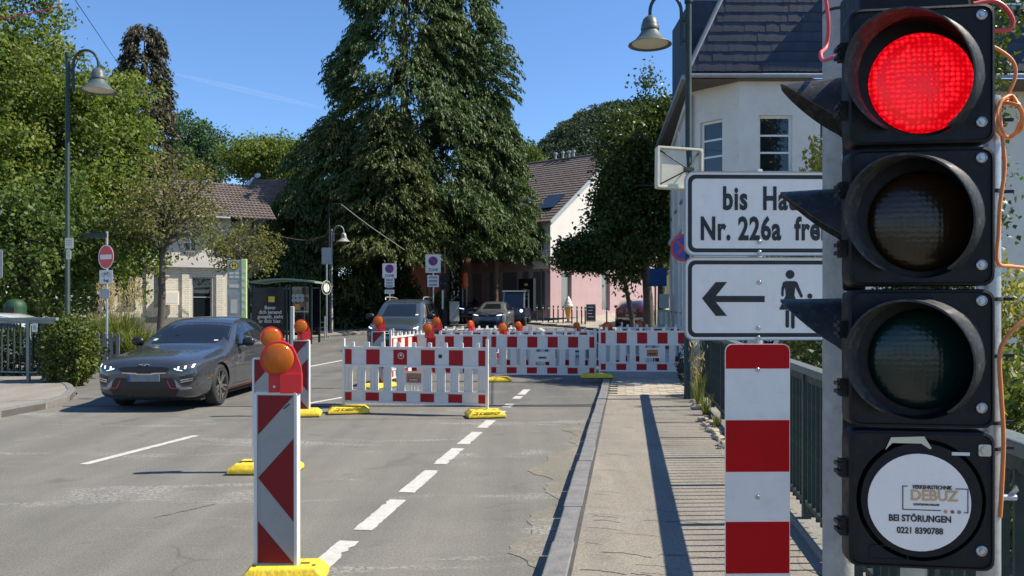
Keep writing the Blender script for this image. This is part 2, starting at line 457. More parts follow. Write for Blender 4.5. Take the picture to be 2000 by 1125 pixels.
mb.add([(x, y, gz(x, y)) for y in gy for x in gx],
       [(j*len(gx)+i, j*len(gx)+i+1, (j+1)*len(gx)+i+1, (j+1)*len(gx)+i) for j in range(len(gy)-1) for i in range(len(gx)-1)])
tag(mb.build('ground', MT['earth']), kind='structure')
JY = 13.35                                        # the bridge joint
strip('road_bridge', xl, xr, -8, JY, 0.0, MT['road'], nx=3)
strip('road_street', xl, xr, JY, 92, 0.0, MT['road2'], nx=3)
mb = MB(); mb.box(-7.3, xr(JY) - .02, JY - .05, JY + .03, -.02, .006); tag(mb.build('bridge_joint', MT['joint']), kind='structure')
# tan wear in the gutter beside the kerb
mb = MB(); random.seed(3)
edge = []; n = 90
for i in range(n + 1):
    y = 4.6 + 7.6 * i / n
    w = .1 + .34 * max(0, math.sin((y - 4.6) / 7.6 * math.pi)) * (.55 + .45 * math.sin(y * 2.3 + 1.2)) + .07 * math.sin(y * 7.1) + random.uniform(-.03, .03)
    edge.append((max(.02, w), y))
vs = []
for w, y in edge: vs += [(xkerb(y) - w, y, .004), (xkerb(y) + .01, y, .004)]
mb.add(vs, [(2*i, 2*i+1, 2*i+3, 2*i+2) for i in range(n)])
tag(mb.build('road_gutter_wear', MT['patch']), kind='structure')
# footway on the bridge
strip('sidewalk_bridge', lambda y: xkerb(y) + .155, lambda y: xrail(y) + .35, -8, 14.1, ZS - .006, MT['walk'], nx=2, drop=.2)
strip('sidewalk_joint', lambda y: xkerb(y) + .142, lambda y: xkerb(y) + .172, -2, 17.5, ZS - .003, MT['joint'], step=.5, nx=1)
strip('paving_bed', lambda y: xkerb(y) + .155, lambda y: xrail(y) + 1.6, 14.1, 17.6, ZS - .03, MT['joint'], drop=.1)
strip('sidewalk_street', lambda y: xr(y), lambda y: max(xr(y) + 2.5, 7.5 if y < 40 else 16), 17.6, 90, ZS - .006, MT['plaza'], nx=3, drop=.2)
strip('sidewalk_far_side', lambda y: -30, xl, -8, 92, ZS, MT['walk2'], nx=4, drop=.2)
# kerb stones, one by one
kr = thing('kerb', 'granite kerb stones edging the footway of the bridge', 'kerb'); kr['kind'] = 'structure'
y = 2.6; random.seed(5)
while y < 17.3:
    L = random.uniform(.82, 1.02)
    a, b = y + .006, min(y + L, 17.4) - .006
    mb = MB(); j = random.uniform(-.006, .006)
    mb.slab([(xkerb(a) + j, a), (xkerb(a) + .15, a), (xkerb(b) + .15, b), (xkerb(b) + j, b)], -.12, ZS + random.uniform(-.006, .004))
    mb.build('kerb_stone', MT['kerb'], kr, bevel=.012)
    y += L
kl = thing('kerb', 'kerb stones of the far footway beside the grey car', 'kerb'); kl['kind'] = 'structure'
y = 8.0
while y < 40:
    L = 1.0; a, b = y, y + L - .012
    mb = MB(); mb.slab([(xl(a), a), (xl(b), b), (xl(b) - .15, b), (xl(a) - .15, a)][::-1], tz(a) - .1, tz(a) + ZS + .012)
    mb.build('kerb_stone', MT['kerb'], kl, bevel=.012)
    y += L
pk = thing('kerb', 'pale kerb stones round the plaza in front of the shop', 'kerb'); pk['kind'] = 'structure'
y = 38.0
while y < 58:
    L = .9; a, b = y, y + L - .012
    mb = MB(); mb.slab([(xr(a) - .01, a), (xr(a) + .16, a), (xr(b) + .16, b), (xr(b) - .01, b)], tz(a) - .1, tz((a + b) / 2) + ZS + .015)
    mb.build('kerb_stone', MT['kerb'], pk)
    y += L
# beige pavers at the end of the bridge, one by one
pm = MB(); pm.box(-.145, .145, -.095, .095, -.06, 0)
pav = thing('paving', 'beige rectangular pavers at the end of the bridge footway', 'paving'); pav['kind'] = 'structure'
pmesh = pm.mesh('paver', MT['paver']); pvar = [pmesh]
for k in range(2):
    q = pmesh.copy(); q.materials.clear(); q.materials.append(M('beige paver tone', ((.33, .28, .21), (.42, .37, .29))[k], .85, var=.15, scale=5, bump=.4, dirt=.3)); pvar.append(q)
ang = math.atan(RS)
row = 0; y = 14.22
while y < 17.5:
    x = xkerb(y) + .32 + (.15 if row % 2 else 0)
    while x < min(xrail(y) + 1.2, 5.0):
        inst(random.choice(pvar), 'paver', pav, (x, y, ZS + random.uniform(-.004, .003)), (0, 0, random.uniform(-.01, .01)))
        x += .3
    y += .2; row += 1
# painted markings
def quadmark(name, pts, dz=.004, mat='marking'):
    mb = MB(); mb.add([(x, y, tz(y) + dz) for x, y in pts], [tuple(range(len(pts)))])
    return tag(mb.build(name, MT[mat]), kind='structure')
def worn(a, b, w):                                 # a painted bar with nibbled edges
    d = b - a; n = Vector((d.y, -d.x)).normalized() * w / 2; k = max(6, int(d.length / .05)); L_ = []; R_ = []
    for i in range(k + 1):
        j = lambda: random.uniform(.9, 1.04) - (random.random() < .06) * random.uniform(.1, .45)
        p = a + d * (i / k) + d.normalized() * random.uniform(-.012, .012); L_.append(tuple(p - n * j())); R_.append(tuple(p + n * j()))
    quadmark('road_marking', R_ + L_[::-1])
def gp(px, py): Y = FOC * EYE / (py - HORIZON); return ((px - 1000) * Y / FOC, Y)
for (n0, f0) in ((1118, 1058), (1036, 976), (962, 919), (907, 876), (868, 844), (836, 821), (813, 803), (796, 789), (779, 774), (771, 761)):
    a, b = FOC * EYE / (n0 - HORIZON), FOC * EYE / (f0 - HORIZON)
    c = lambda Y: -1.93 + .139 * Y
    w = .075
    worn(Vector((c(a), a)), Vector((c(b), b)), w * 2)
def linemark(p0, p1, w):
    a, b = Vector(p0), Vector(p1); d = (b - a).normalized(); n = Vector((d.y, -d.x)) * w / 2
    if tz(b.y) == 0: return worn(a, b, w)
    quadmark('road_marking', [tuple(a + n), tuple(b + n), tuple(b - n), tuple(a - n)])
linemark(gp(165, 907), gp(383, 851), .11)
linemark(gp(598, 789), gp(700, 771), .11)
linemark(gp(600, 717), gp(720, 694), .14)
arc = [at(1058, 646, 37.5), at(1068, 640, 39.2), at(1066, 634, 41.5), at(1054, 628, 44.2)]
for p, q in zip(arc, arc[1:]): linemark((p.x, p.y), (q.x, q.y), .16)
linemark((at(1054, 628, 44.2).x, 44.2), (4.3, 45.0), .14)
# narrow tar seams across the road
mb = MB()
for (p0, p1) in ((gp(420, 821), gp(915, 818)), (gp(1010, 797), gp(1170, 797)), (gp(300, 1012), gp(420, 985))):
    a, b = Vector(p0), Vector(p1); pts = [a.lerp(b, i / 14) for i in range(15)]
    off = [random.uniform(-.02, .02) for _ in pts]
    for i in range(14):
        p, q = pts[i], pts[i + 1]
        mb.add([(p.x, p.y + off[i] - .008, .003), (q.x, q.y + off[i+1] - .008, .003), (q.x, q.y + off[i+1] + .008, .003), (p.x, p.y + off[i] + .008, .003)], [(0, 1, 2, 3)])
tag(mb.build('road_tar_seam', MT['joint']), kind='structure')
# cracks curling over the footway
mb = MB(); random.seed(21)
for i in range(46):
    y = random.uniform(4.6, 12.6); x = xkerb(y) + .2 + random.random() ** 1.6 * .75
    dx = random.uniform(.1, .32); w = random.uniform(.0016, .0045)
    p = [(x + dx * k / 7, y - .12 * dx * (k / 7) ** 2 * 3 + random.uniform(-.012, .012)) for k in range(8)]
    for a, b in zip(p, p[1:]): mb.add([(a[0], a[1] - w, ZS - .0035), (b[0], b[1] - w, ZS - .0035), (b[0], b[1] + w, ZS - .0035), (a[0], a[1] + w, ZS - .0035)], [(0, 1, 2, 3)])
tag(mb.build('sidewalk_crack', MT['joint']), kind='structure')

# ------------------------------------------------------------------ railing along the bridge
def railing(name, label, pts, post_every, bal_every, top, mats, zbase, kinds=('post', 'baluster'), hw=.1, hh=.05, low=.14, posttop=None, base=0.0):
    p0, p1 = Vector(pts[0]), Vector(pts[1]); L = (p1 - p0).length; d = (p1 - p0).normalized()
    t = thing(name, label, 'railing', (p0.x, p0.y, zbase), math.atan2(d.y, d.x))
    mb = MB(); mb.box(-.05, L + .05, -hw/2, hw/2, top - hh, top); mb.build('handrail', mats[0], t, bevel=.008)
    mb = MB(); mb.box(0, L, -.02, .02, low, low + .03); mb.build('bottom_rail', mats[1], t)
    mb = MB(); mb.box(0, L, -.016, .016, top - hh - .06, top - hh - .002); mb.build('upper_rail', mats[1], t)
    pm = MB(); pm.box(-.03, .03, -.028, .028, base, top - hh); pmesh = pm.mesh('post', mats[1])
    bm_ = MB(); bm_.box(-.008, .008, -.02, .02, low - .035, top - hh - .055); bmesh_ = bm_.mesh('baluster', mats[-1])
    n = int(L / post_every)
    for i in range(n + 1): inst(pmesh, 'post', t, (i * post_every + .03, 0, 0))
    k = int(L / bal_every)
    for i in range(1, k):
        x = i * bal_every
        if abs((x / post_every) - round(x / post_every)) * post_every > .04: inst(bmesh_, 'baluster', t, (x + .03, 0, 0))
    return t
railing('bridge_railing', 'dark green steel railing with thin balusters along the bridge footway', ((xrail(2.0), 2.0), (xrail(14.2), 14.2)),
        1.28, .128, 1.12, (MT['railtop'], MT['green']), ZS)
# stone coping under the railing
cp = thing('railing_coping', 'weathered concrete coping under the dark green bridge railing', 'coping'); cp['kind'] = 'structure'
y = 2.0
while y < 13.9:
    a, b = y, y + 1.47
    mb = MB(); mb.slab([(xrail(a) - .1, a), (xrail(a) + .24, a), (xrail(b) + .24, b), (xrail(b) - .1, b)], -.25, ZS + .035)
    mb.build('coping_stone', MT['walk2'], cp, bevel=.012)
    y += 1.48
# ------------------------------------------------------------------ portable traffic light
SW, SH, SP = .253, .252, .2575                    # section width, height, pitch
def visor_mesh(r, L, lmin, shear, amax=118, th=.004, n=36, pw=.85, drop=.06, taper=.985, lin=False):
    mb = MB(); vs = []; fs = []
    for i in range(n + 1):
        a = R(-amax) + R(2 * amax) * i / n                  # angle from the top
        ln = max(lmin, L * (.5 + .5 * math.cos(a * .92)) ** pw)
        if lin: ln = max(lmin, L * min(1, max(0, math.cos(a) + .02) ** .8))
        for rr in (r, r - th):
            x, z = rr * math.sin(a), rr * math.cos(a)
            vs += [(x, 0, z), (x * taper + shear * ln / L, -ln, z * taper - ln * drop)]
    for i in range(n):
        q = i * 4; w = q + 4
        fs += [(q, q+1, w+1, w), (q+2, w+2, w+3, q+3), (q+1, q+3, w+3, w+1)]
    fs += [(0, 2, 3, 1), (n*4, n*4+1, n*4+3, n*4+2)]
    mb.add(vs, fs)
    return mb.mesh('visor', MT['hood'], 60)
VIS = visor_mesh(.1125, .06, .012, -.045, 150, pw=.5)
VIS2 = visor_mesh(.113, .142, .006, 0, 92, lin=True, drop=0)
def lens_mesh(mat, name, r=.094):
    mb = MB(); prof = [(r, 0)] + [(r * math.cos(a), .022 * math.sin(a)) for a in [R(12 * i) for i in range(1, 8)]] + [(.0, .022)]
    mb.lathe(prof, 36, mat=Matrix.Rotation(R(90), 4, 'X'))
    return mb.mesh(name, mat, 50)
LENS = [lens_mesh(MT['lens_on'], 'lens'), lens_mesh(MT['lens_amber_off'], 'lens'), lens_mesh(MT['lens_green_off'], 'lens')]
sc = MB(); sc.lathe([(.0095, 0), (.0095, .004), (.0075, .0055), (.0072, .003), (.004, .003), (.0038, .006), (.0, .006)], 16, mat=Matrix.Rotation(R(90), 4, 'X'))
SCREW = sc.mesh('screw', MT['screw'], 40)
def housing_mesh(hole):
    mb = MB(); n = 120; r0 = .018; o = []
    for i in range(n):                                  # points of the rounded square at even angles round the lens
        a = 2 * math.pi * i / n; c, s_ = math.cos(a), math.sin(a)
        t = min((SW / 2) / max(abs(c), 1e-6), (SH / 2) / max(abs(s_), 1e-6)); x, z = c * t, s_ * t
        ex, ez = abs(x) - (SW / 2 - r0), abs(z) - (SH / 2 - r0)
        if ex > 0 and ez > 0:
            h = math.hypot(ex, ez); x = math.copysign(SW / 2 - r0 + ex / h * r0, x); z = math.copysign(SH / 2 - r0 + ez / h * r0, z)
        o.append((x, z))
    loops = [(1.0, .034), (1.0, -.003), (.988, -.011), (.955, -.013), (.945, -.009)]
    vs = []
    for s, y in loops: vs += [(a * s, y, b * s) for a, b in o]
    fs = []
    for k in range(len(loops) - 1):
        for i in range(n): j = (i + 1) % n; fs.append((k*n+i, k*n+j, (k+1)*n+j, (k+1)*n+i))
    fs.append(tuple(range(n)))
    base = (len(loops) - 1) * n
    rr = [(.1115 * math.cos(2 * math.pi * i / n), .1115 * math.sin(2 * math.pi * i / n)) for i in range(n)]
    q = len(vs); vs += [(a, -.009, b) for a, b in rr]; vs += [(a * .98, .033, b * .98) for a, b in rr]
    for i in range(n):
        j = (i + 1) % n
        fs.append((base+i, base+j, q+j, q+i)); fs.append((q+i, q+j, q+n+j, q+n+i))
    fs.append(tuple(q + n + i for i in range(n)))
    mb.add(vs, fs)
    return mb.mesh('housing', MT['black'], 35)
HOUS = housing_mesh(True)
hg = MB(); hg.box(-.012, .004, -.008, .014, -.016, .016); hg.box(-.017, -.008, -.012, .018, -.011, -.004); hg.box(-.017, -.008, -.012, .018, .004, .011)
HINGE = hg.mesh('hinge', MT['black'])
TLY = 1.5
tl = thing('traffic_light', 'portable black traffic light showing red, round service sticker on its lowest section', 'traffic light', (.745, TLY, ZS), -R(8))
ZT = EYE + (HORIZON - 562) * TLY / FOC - ZS        # centre of the four sections above the footway
def head(rotz, off, lensed, vz=0):
    rm = Matrix.Rotation(rotz, 4, 'Z')
    for k in range(4):
        zc = ZT + (1.5 - k) * SP
        h = bpy.data.objects.new('housing', HOUS); h.location = (off[0], off[1], zc + vz); h.rotation_euler = (0, 0, rotz); link(h, tl)
        if k < 3:
            inst(LENS[k] if lensed else LENS[2], 'lens', h, (.014, .03, -.004))
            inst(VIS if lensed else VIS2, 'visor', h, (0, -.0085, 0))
        for sz in (.105, -.088):
            if not (k == 3 and sz > 0 and lensed): inst(SCREW, 'screw', h, (.103, -.0085, sz))
        for sz in (.052, -.056): inst(HINGE, 'hinge', h, (-SW / 2, .006, sz))
        if k == 3 and lensed: yield h
st = list(head(0, (0, 0), True))[0]
list(head(-R(104), (-.016, .42), False, 0))
# sticker, tape and lock on the lowest section
mb = MB(); mb.prism(disc(.104, 40), -.0115, .028); mb.build('cover_plate', MT['black'], st, smooth=40)
mb = MB(); mb.prism(disc(.0885, 48, -.004, -.004), -.0135, -.0116); sk = mb.build('sticker', MT['sign'], st)
ty = -.0142
text('lettering', 'VERKEHRSTECHNIK', .0095, MT['ink'], st, (.018, ty, .024), bold=.0002, sx=.8)
text('lettering', 'DEBUZ', .027, MT['gold'], st, (.021, ty, .0085), bold=.0006, sx=.95)
text('lettering', 'LICHTSIGNALANLAGE', .0052, MT['ink'], st, (.008, ty, -.0075), bold=.0001, sx=.85)
text('lettering', 'BEI STÖRUNGEN', .0165, MT['ink'], st, (-.003, ty, -.0335), bold=.0004, sx=.86)
text('lettering', '0221 8390788', .016, MT['ink'], st, (-.003, ty, -.0555), bold=.0003, sx=.86)
mb = MB()
for x0, x1, z0, z1 in ((-.033, -.0315, -.017, .026), (-.033, -.024, .0245, .026), (.058, .0795, .022, .0235), (.078, .0795, -.0205, .0235), (-.033, .033, -.018, -.0165), (.072, .0795, -.0205, -.019)):
    mb.box(x0, x1, ty - .0002, ty + .0004, z0, z1)
mb.build('logo_frame', MT['ink'], st)
for i, c in enumerate(((.6, .3, .15), (.35, .06, .08), (.25, .18, .24))):
    mb = MB(); mb.prism(disc(.0033, 14, .041 + .0115 * i, -.019), ty - .0002, ty + .0004); mb.build('logo_dot', M('logo dot', c, .5), st)
mb = MB(); mb.prism([(-.062, .09), (-.052, .113), (.005, .116), (.018, .095), (.015, .093), (.0, .103), (-.05, .103)], -.0125, -.0115); mb.build('masking_tape', MT['tape'], st)
mb = MB(); mb.box(.052, .082, -.0135, -.012, .083, .089); mb.build('white_tab', MT['white'], st)
mb = MB(); mb.prism(rrect(.021, .021, .003, 3, .108, .093), -.0125, -.004); mb.lathe([(.0075, 0), (.0075, .003), (.0, .003)], 14, mat=Matrix.Translation((.108, -.0125, .093)) @ Matrix.Rotation(R(90), 4, 'X')); mb.build('lock', MT['screw'], st)
mb = MB(); ringmesh(mb, rrect(.066, .026, .002, 2, -.055, -.098), rrect(.063, .023, .002, 2, -.055, -.098), -.0105, -.008); mb.build('label_recess', MT['black'], st)
# mast, top bracket, wing nut
mb = MB(); mb.tube([(.172, .13, 0), (.172, .13, .98)], .018, 18); mb.tube([(.172, .13, .96), (.172, .13, ZT + .375)], .0215, 18); mb.build('mast', MT['galv'], tl, smooth=40)
mb = MB(); mb.tube([(.03, .12, 0), (.03, .12, ZT - .4)], .024, 18); mb.build('lower_mast', MT['galv'], tl, smooth=40)
mb = MB(); mb.box(-.09, .11, .05, .2, ZT + .51, ZT + .60); mb.build('top_bracket', MT['black'], tl, bevel=.006)
mb = MB(); mb.box(-.09, .15, .1, .14, ZT - .535, ZT - .515); mb.build('bottom_bracket', MT['black'], tl, bevel=.004)
mb = MB()
for s in (-1, 1):
    mb.prism([(0, -.004), (s * .012, s * .012), (s * .02, s * .02 + .004), (s * .024, s * .014), (s * .012, s * .002), (0, .004)], -.003, .003)
mb.lathe([(.006, -.02), (.006, .02), (0, .02)], 12, mat=Matrix.Rotation(R(90), 4, 'Y'))
wnut = mb.build('wing_nut', MT['screw'], tl, loc=(.198, .12, ZT - .405))
for z in (.33, .19, -.02, -.13, -.26, -.31):
    mb = MB(); mb.lathe([(.0228, -.004), (.0245, -.003), (.0245, .003), (.0228, .004)], 20); mb.box(.02, .045, -.003, .003, -.003, .003)
    mb.build('cable_tie', MT['rubber'], tl, loc=(.172, .13, ZT + z))
# feet: concrete base out of the picture below
mb = MB(); mb.slab([(-.16, -.05), (.26, -.05), (.26, .4), (-.16, .4)], 0, .1); mb.build('foot', MT['rubber'], tl, bevel=.02)

def P(px, py, Y): return at(px, py, Y)
def cable(name, label, pix, Y, r, mat, n=8):
    pts = [P(a, b, (Y if not isinstance(Y, list) else Y[i])) for i, (a, b) in enumerate(pix)]
    mb = MB(); mb.tube(curve_pts(pts, n), r, 8)
    return tag(mb.build(name, mat, smooth=60), label, 'cable')
coil = []
for i in range(26):
    a = i / 26 * 2 * math.pi * 2.6 + 2.4
    rr = 1 - .18 * (i / 26) + .1 * math.sin(i * 2.1)
    coil.append((1971 + 27 * rr * math.cos(a), 230 + 41 * rr * math.sin(a)))
cable('control_cable', 'orange cable tied to the traffic light mast, with a wound coil', [(1925, 85), (1952, 98), (1978, 120), (1983, 150), (1966, 190), (1952, 212)] + coil +
      [(1953, 205), (1958, 270), (1962, 330), (1953, 400), (1950, 460), (1948, 512), (1975, 520), (2030, 525)], [1.6] * 6 + [1.56 + .025 * (i % 5) / 4 for i in range(26)] + [1.58, 1.57, 1.57, 1.57, 1.57, 1.57, 1.6, 1.65], .0036, MT['orange'], 5)
cable('control_cable', 'orange cable running down the mast beside the wing nut', [(2040, 600), (1995, 630), (1962, 665), (1952, 700), (1956, 780), (1960, 860), (1956, 960), (1953, 1010)], 1.57, .0042, MT['orange'])
cable('red_cable', 'red cable looping down the grey pole into the traffic light hinge', [(1606, -40), (1613, 0), (1618, 50), (1614, 90), (1603, 104), (1608, 118), (1628, 112), (1650, 118)], [2.1, 2.1, 2.1, 2.1, 2.05, 2.0, 1.8, 1.6], .0052, MT['redcable'])
cable('red_cable', 'red cable looping behind the top corner of the traffic light', [(1900, 8), (1938, 2), (1962, 14), (1978, 40), (1970, 58), (1935, 60)], 1.62, .0045, MT['redcable'])
# the plain round pole between the signs and the traffic light
py_ = 2.22
t = thing('support_pole', 'round weathered grey steel pole between the white signs and the traffic light', 'pole', (P(1637, 600, py_).x, py_, ZS))
mb = MB(); mb.tube([(0, 0, 0), (0, 0, 3.2)], .0402, 28); mb.build('pole', MT['galv2'], t, smooth=40)
mb = MB(); mb.lathe([(.0405, -.004), (.042, -.003), (.042, .003), (.0405, .004)], 24); mb.build('cable_tie', MT['rubber'], t, loc=(0, 0, EYE - ZS + (596 - 25) * py_ / FOC))
mb = MB(); mb.lathe([(.12, 0), (.12, .02), (.05, .03), (.045, .12), (.036, .12)], 24); mb.build('base_flange', MT['galv2'], t, smooth=40)

# ------------------------------------------------------------------ white signs with the red and white marker board under them
SY = 3.3
s0 = P(1482, 600, SY)
t = thing('sign_post', 'two white supplementary signs above a red and white striped marker board', 'sign', (s0.x, SY, ZS), R(1.5))
PXM = SY / FOC
mb = MB(); mb.tube([(0, .05, 0), (0, .05, EYE - ZS + 268 * PXM)], .03, 16); mb.build('post', MT['galv'], t, smooth=40)
def panel(z0, z1, w=.6, r=.035):
    h = z1 - z0; zc = (z0 + z1) / 2
    mb = MB(); mb.prism(rrect(w, h, r, 6, 0, 0), -.003, .0); o = mb.build('panel', MT['sign'], t, loc=(0, 0, zc))
    mb = MB(); ringmesh(mb, rrect(w - .024, h - .024, r * .85, 6), rrect(w - .056, h - .056, r * .55, 6), -.0042, -.0025); mb.build('border', MT['ink'], o)
    mb = MB(); ringmesh(mb, rrect(w + .002, h + .002, r, 6), rrect(w - .004, h - .004, r, 6), -.008, .006); mb.build('rim', MT['signback'], o)
    return o
zz = lambda py: EYE - ZS + (HORIZON - py) * PXM
pa = panel(zz(499), zz(336)); pb = panel(zz(664), zz(503))
cz = lambda py, o: zz(py) - o.location.z
def wx(px): return (px - 1482) * PXM
text('lettering', 'bis  Haus', .128, MT['ink'], pa, (wx(1494), -.0045, cz(390, pa)), bold=.0042, sx=.66, spacing=1.1)
text('lettering', 'Nr. 226a  frei', .128, MT['ink'], pa, (wx(1489), -.0045, cz(449, pa)), bold=.0042, sx=.66, spacing=1.08)
mb = MB()
ar = [(1370, 583), (1397, 551), (1419, 551), (1397, 578), (1493, 578), (1493, 590), (1397, 590), (1419, 617), (1397, 617)]
mb.prism([(wx(a), cz(b, pb)) for a, b in ar], -.0046, -.0028); mb.build('arrow', MT['ink'], pb)
def pict(cx, top, s):
    Q = lambda a, b: (wx(cx + a * s), cz(top + b * s, pb))
    mb = MB()
    mb.prism([Q(8.6 * math.cos(2 * math.pi * i / 22), 9 + 8.6 * math.sin(2 * math.pi * i / 22)) for i in range(22)], -.0046, -.0028)
    mb.prism([Q(-9, 22), Q(-12, 26), Q(-9.5, 40), Q(-8.5, 50), Q(-13, 60), Q(-21, 76), Q(-20, 78), Q(18, 78), Q(19, 76), Q(12, 60), Q(8.5, 50), Q(9.5, 40), Q(12, 26), Q(9, 22)], -.0046, -.0028)
    for pts in ([(9, 22), (14, 24), (19, 36), (25, 51), (24, 54.5), (20.5, 54), (15, 43), (10, 32)], [(-9, 22), (-14, 24.5), (-17, 36), (-17.5, 49), (-15.5, 52.5), (-12.6, 51), (-12.4, 40), (-10, 32)]):
        mb.prism([Q(*p) for p in pts], -.0047, -.0028)
    mb.prism([Q(-9, 79), Q(-2, 79), Q(-2, 110), Q(-3.5, 113), Q(-7.5, 113), Q(-9, 110)], -.0046, -.0028)
    mb.prism([Q(2, 79), Q(9, 79), Q(9, 112), Q(7.5, 115), Q(3.5, 115), Q(2, 112)], -.0046, -.0028)
    mb.build('pictogram', MT['ink'], pb)
pict(1543, 527, 1.0); pict(1582, 573, .58)
for px, py in ((1482, 473), (1482, 493), (1482, 552), (1480, 641), (1480, 659)):
    inst(SCREW, 'bolt', t, (wx(px), -.006, zz(py)), None, (.9, .9, .9))
bw = .262
mo = thing('striped_marker_board', 'tall red and white banded marker board under the arrow sign', 'marker board', (P(1479, 600, SY - .02).x, SY - .02, ZS), R(1.5))
ztop, zbot = zz(671), .06
mb = MB(); mb.prism(rrect(bw, ztop - zbot, .03, 6, 0, (ztop + zbot) / 2), -.004, 0); mb.build('panel', MT['marker_white'], mo)
for a, b in ((671, 719), (819, 919), (1016, 1116), (1216, 1316)):
    mb = MB(); z1, z0 = zz(a), max(zz(b), zbot + .02)
    if a == 671:
        poly = [(p, q) for p, q in rrect(bw - .006, .3, .028, 6, 0, z1 - .153) if q >= z1 - .153]
        poly = poly + [(-(bw - .006) / 2, z0), ((bw - .006) / 2, z0)]
        poly.sort(key=lambda p: math.atan2(p[1] - (z0 + z1) / 2, p[0]))
    else: poly = [(-bw/2 + .003, z0), (bw/2 - .003, z0), (bw/2 - .003, z1), (-bw/2 + .003, z1)]
    mb.prism(poly, -.0055, -.0035); mb.build('red_band', MT['marker_red'], mo)
for py in (721, 968): inst(SCREW, 'bolt', mo, (0, -.005, zz(py)), None, (.9, .9, .9))
mb = MB(); mb.slab([(-.2, -.2), (.2, -.2), (.24, -.12), (.24, .3), (.2, .36), (-.2, .36), (-.24, .3), (-.24, -.12)], 0, .09); mb.build('foot', MT['rubber'], mo, bevel=.02)

# ------------------------------------------------------------------ warning lamp, beacon, foot plate, barrier
RX = Matrix.Rotation(R(90), 4, 'X')
def lamp_parts():
    lens = MB(); lens.lathe([(.092, 0), (.09, .006), (.075, .014), (.045, .02), (.0, .022)], 32, mat=Matrix.Translation((0, -.028, 0)) @ RX)
    lens2 = MB(); lens2.lathe([(.092, 0), (.09, .006), (.075, .014), (.045, .02), (.0, .022)], 32, mat=Matrix.Translation((0, .028, 0)) @ Matrix.Rotation(R(-90), 4, 'X'))
    body = MB(); body.lathe([(.09, -.03), (.104, -.03), (.106, -.02), (.106, .02), (.104, .03), (.09, .03)], 32, mat=RX)
    # horn sweeping from the ring down into the battery box
    pts = [(.055, .088), (.082, .068), (.104, .02), (.13, -.05), (.135, -.09), (.04, -.105), (.07, -.07)]
    body.prism(pts, -.03, .03)
    box = MB(); box.prism(rrect(.125, .115, .008, 3, .074, -.148), -.045, .045); box.box(-.055, .012, -.03, .03, -.2, -.085)
    bolt = MB(); bolt.lathe([(.008, 0), (.008, .006), (0, .006)], 10, mat=Matrix.Translation((-.022, -.03, -.165)) @ RX)
    return [(lens.mesh('lens', MT['amber'], 50), 'lens'), (lens2.mesh('lens', MT['amber'], 50), 'lens'), (body.mesh('lamp_housing', MT['lampred'], 40), 'lamp_housing'),
            (box.mesh('battery_box', MT['lampred'], 30), 'battery_box'), (bolt.mesh('bolt', MT['screw']), 'bolt')]
LP = lamp_parts()
def warning_lamp(label, loc, rz=0, s=1.0, group='warning lamps at the road works'):
    t = thing('warning_lamp', label, 'warning lamp', loc, rz, group)      # origin: the centre of the lens
    for me, nm in LP: inst(me, nm, t, None, None, (s, s, s))
    return t
BW, BH = .262, 1.04
def beacon_meshes():
    out = []
    fr = MB(); o = rrect(BW, BH, .02, 4); n = len(o)
    loops = [(1, .03), (1.03, .0), (1, -.03)]
    vs = []
    for s, y in loops: vs += [(a * s, y, b * (1 + (s - 1) * .3)) for a, b in o]
    inn = rrect(BW - .036, BH - .03, .006, 4)
    for y in (-.03, -.018): vs += [(a, y, b) for a, b in inn]
    fs = [tuple(range(n - 1, -1, -1))]
    for k in range(4):
        for i in range(n): j = (i + 1) % n; fs.append((k*n+i, k*n+j, (k+1)*n+j, (k+1)*n+i))
    fr.add(vs, fs); out.append((fr.mesh('frame', MT['white'], 30), 'frame', (0, 0, 0)))
    w, h = BW - .036, BH - .03
    fp = MB(); fp.box(-w/2, w/2, -.021, -.016, -h/2, h/2); out.append((fp.mesh('face', MT['beacon_white']), 'face', (0, 0, 0)))
    U = lambda x, y: (-w/2 + w * x / 168 * .985 + .002, h/2 - h * y / 705)
    for poly in ([(2, 4), (165, 4), (2, 168)], [(2, 347), (165, 182), (165, 527)], [(2, 527), (165, 700), (2, 700)]):
        m = MB(); m.prism([U(*p) for p in poly], -.0228, -.0205); out.append((m.mesh('red_field', MT['beacon_red']), 'red_field', (0, 0, 0)))
    m = MB(); m.prism([(.046, .425), (.085, .455), (.087, .447), (.05, .417)], -.0226, -.0205); out.append((m.mesh('sticker', MT['green']), 'sticker', (0, 0, 0)))
    sp = MB(); sp.prism([(-.07, 0), (.07, 0), (.03, -.06), (-.03, -.06)], -.02, .02); sp.box(-.028, .028, -.018, .018, -.12, -.05)
    out.append((sp.mesh('spigot', MT['white']), 'spigot', (0, 0, -BH / 2 - .004)))
    return out
BM = beacon_meshes()
def foot_mesh():
    mb = MB(); L, W, Hh = .42, .2, .105
    lo = [(-L, -W), (L, -W), (L, W), (-L, W)]; mid = [(-L * .99, -W * .98), (L * .99, -W * .98), (L * .99, W * .98), (-L * .99, W * .98)]
    hi = [(-L * .78, -W * .8), (L * .78, -W * .8), (L * .78, W * .8), (-L * .78, W * .8)]
    vs = [(a, b, .012) for a, b in lo] + [(a, b, .055) for a, b in mid] + [(a, b, Hh) for a, b in hi]
    fs = [(3, 2, 1, 0), (8, 9, 10, 11)] + [(k*4+i, k*4+(i+1)%4, (k+1)*4+(i+1)%4, (k+1)*4+i) for k in range(2) for i in range(4)]
    mb.add(vs, fs); return mb.mesh('body', MT['yellow'])
FOOT = foot_mesh()
fs_ = MB()
for x in (-.2, 0, .2): fs_.box(x - .045, x + .045, -.022, .022, .1, .1065)
for x in (-.3, .3): fs_.box(x - .02, x + .02, -.09, -.05, .1, .1062)
SLOT = fs_.mesh('slot', MT['yelldark'])
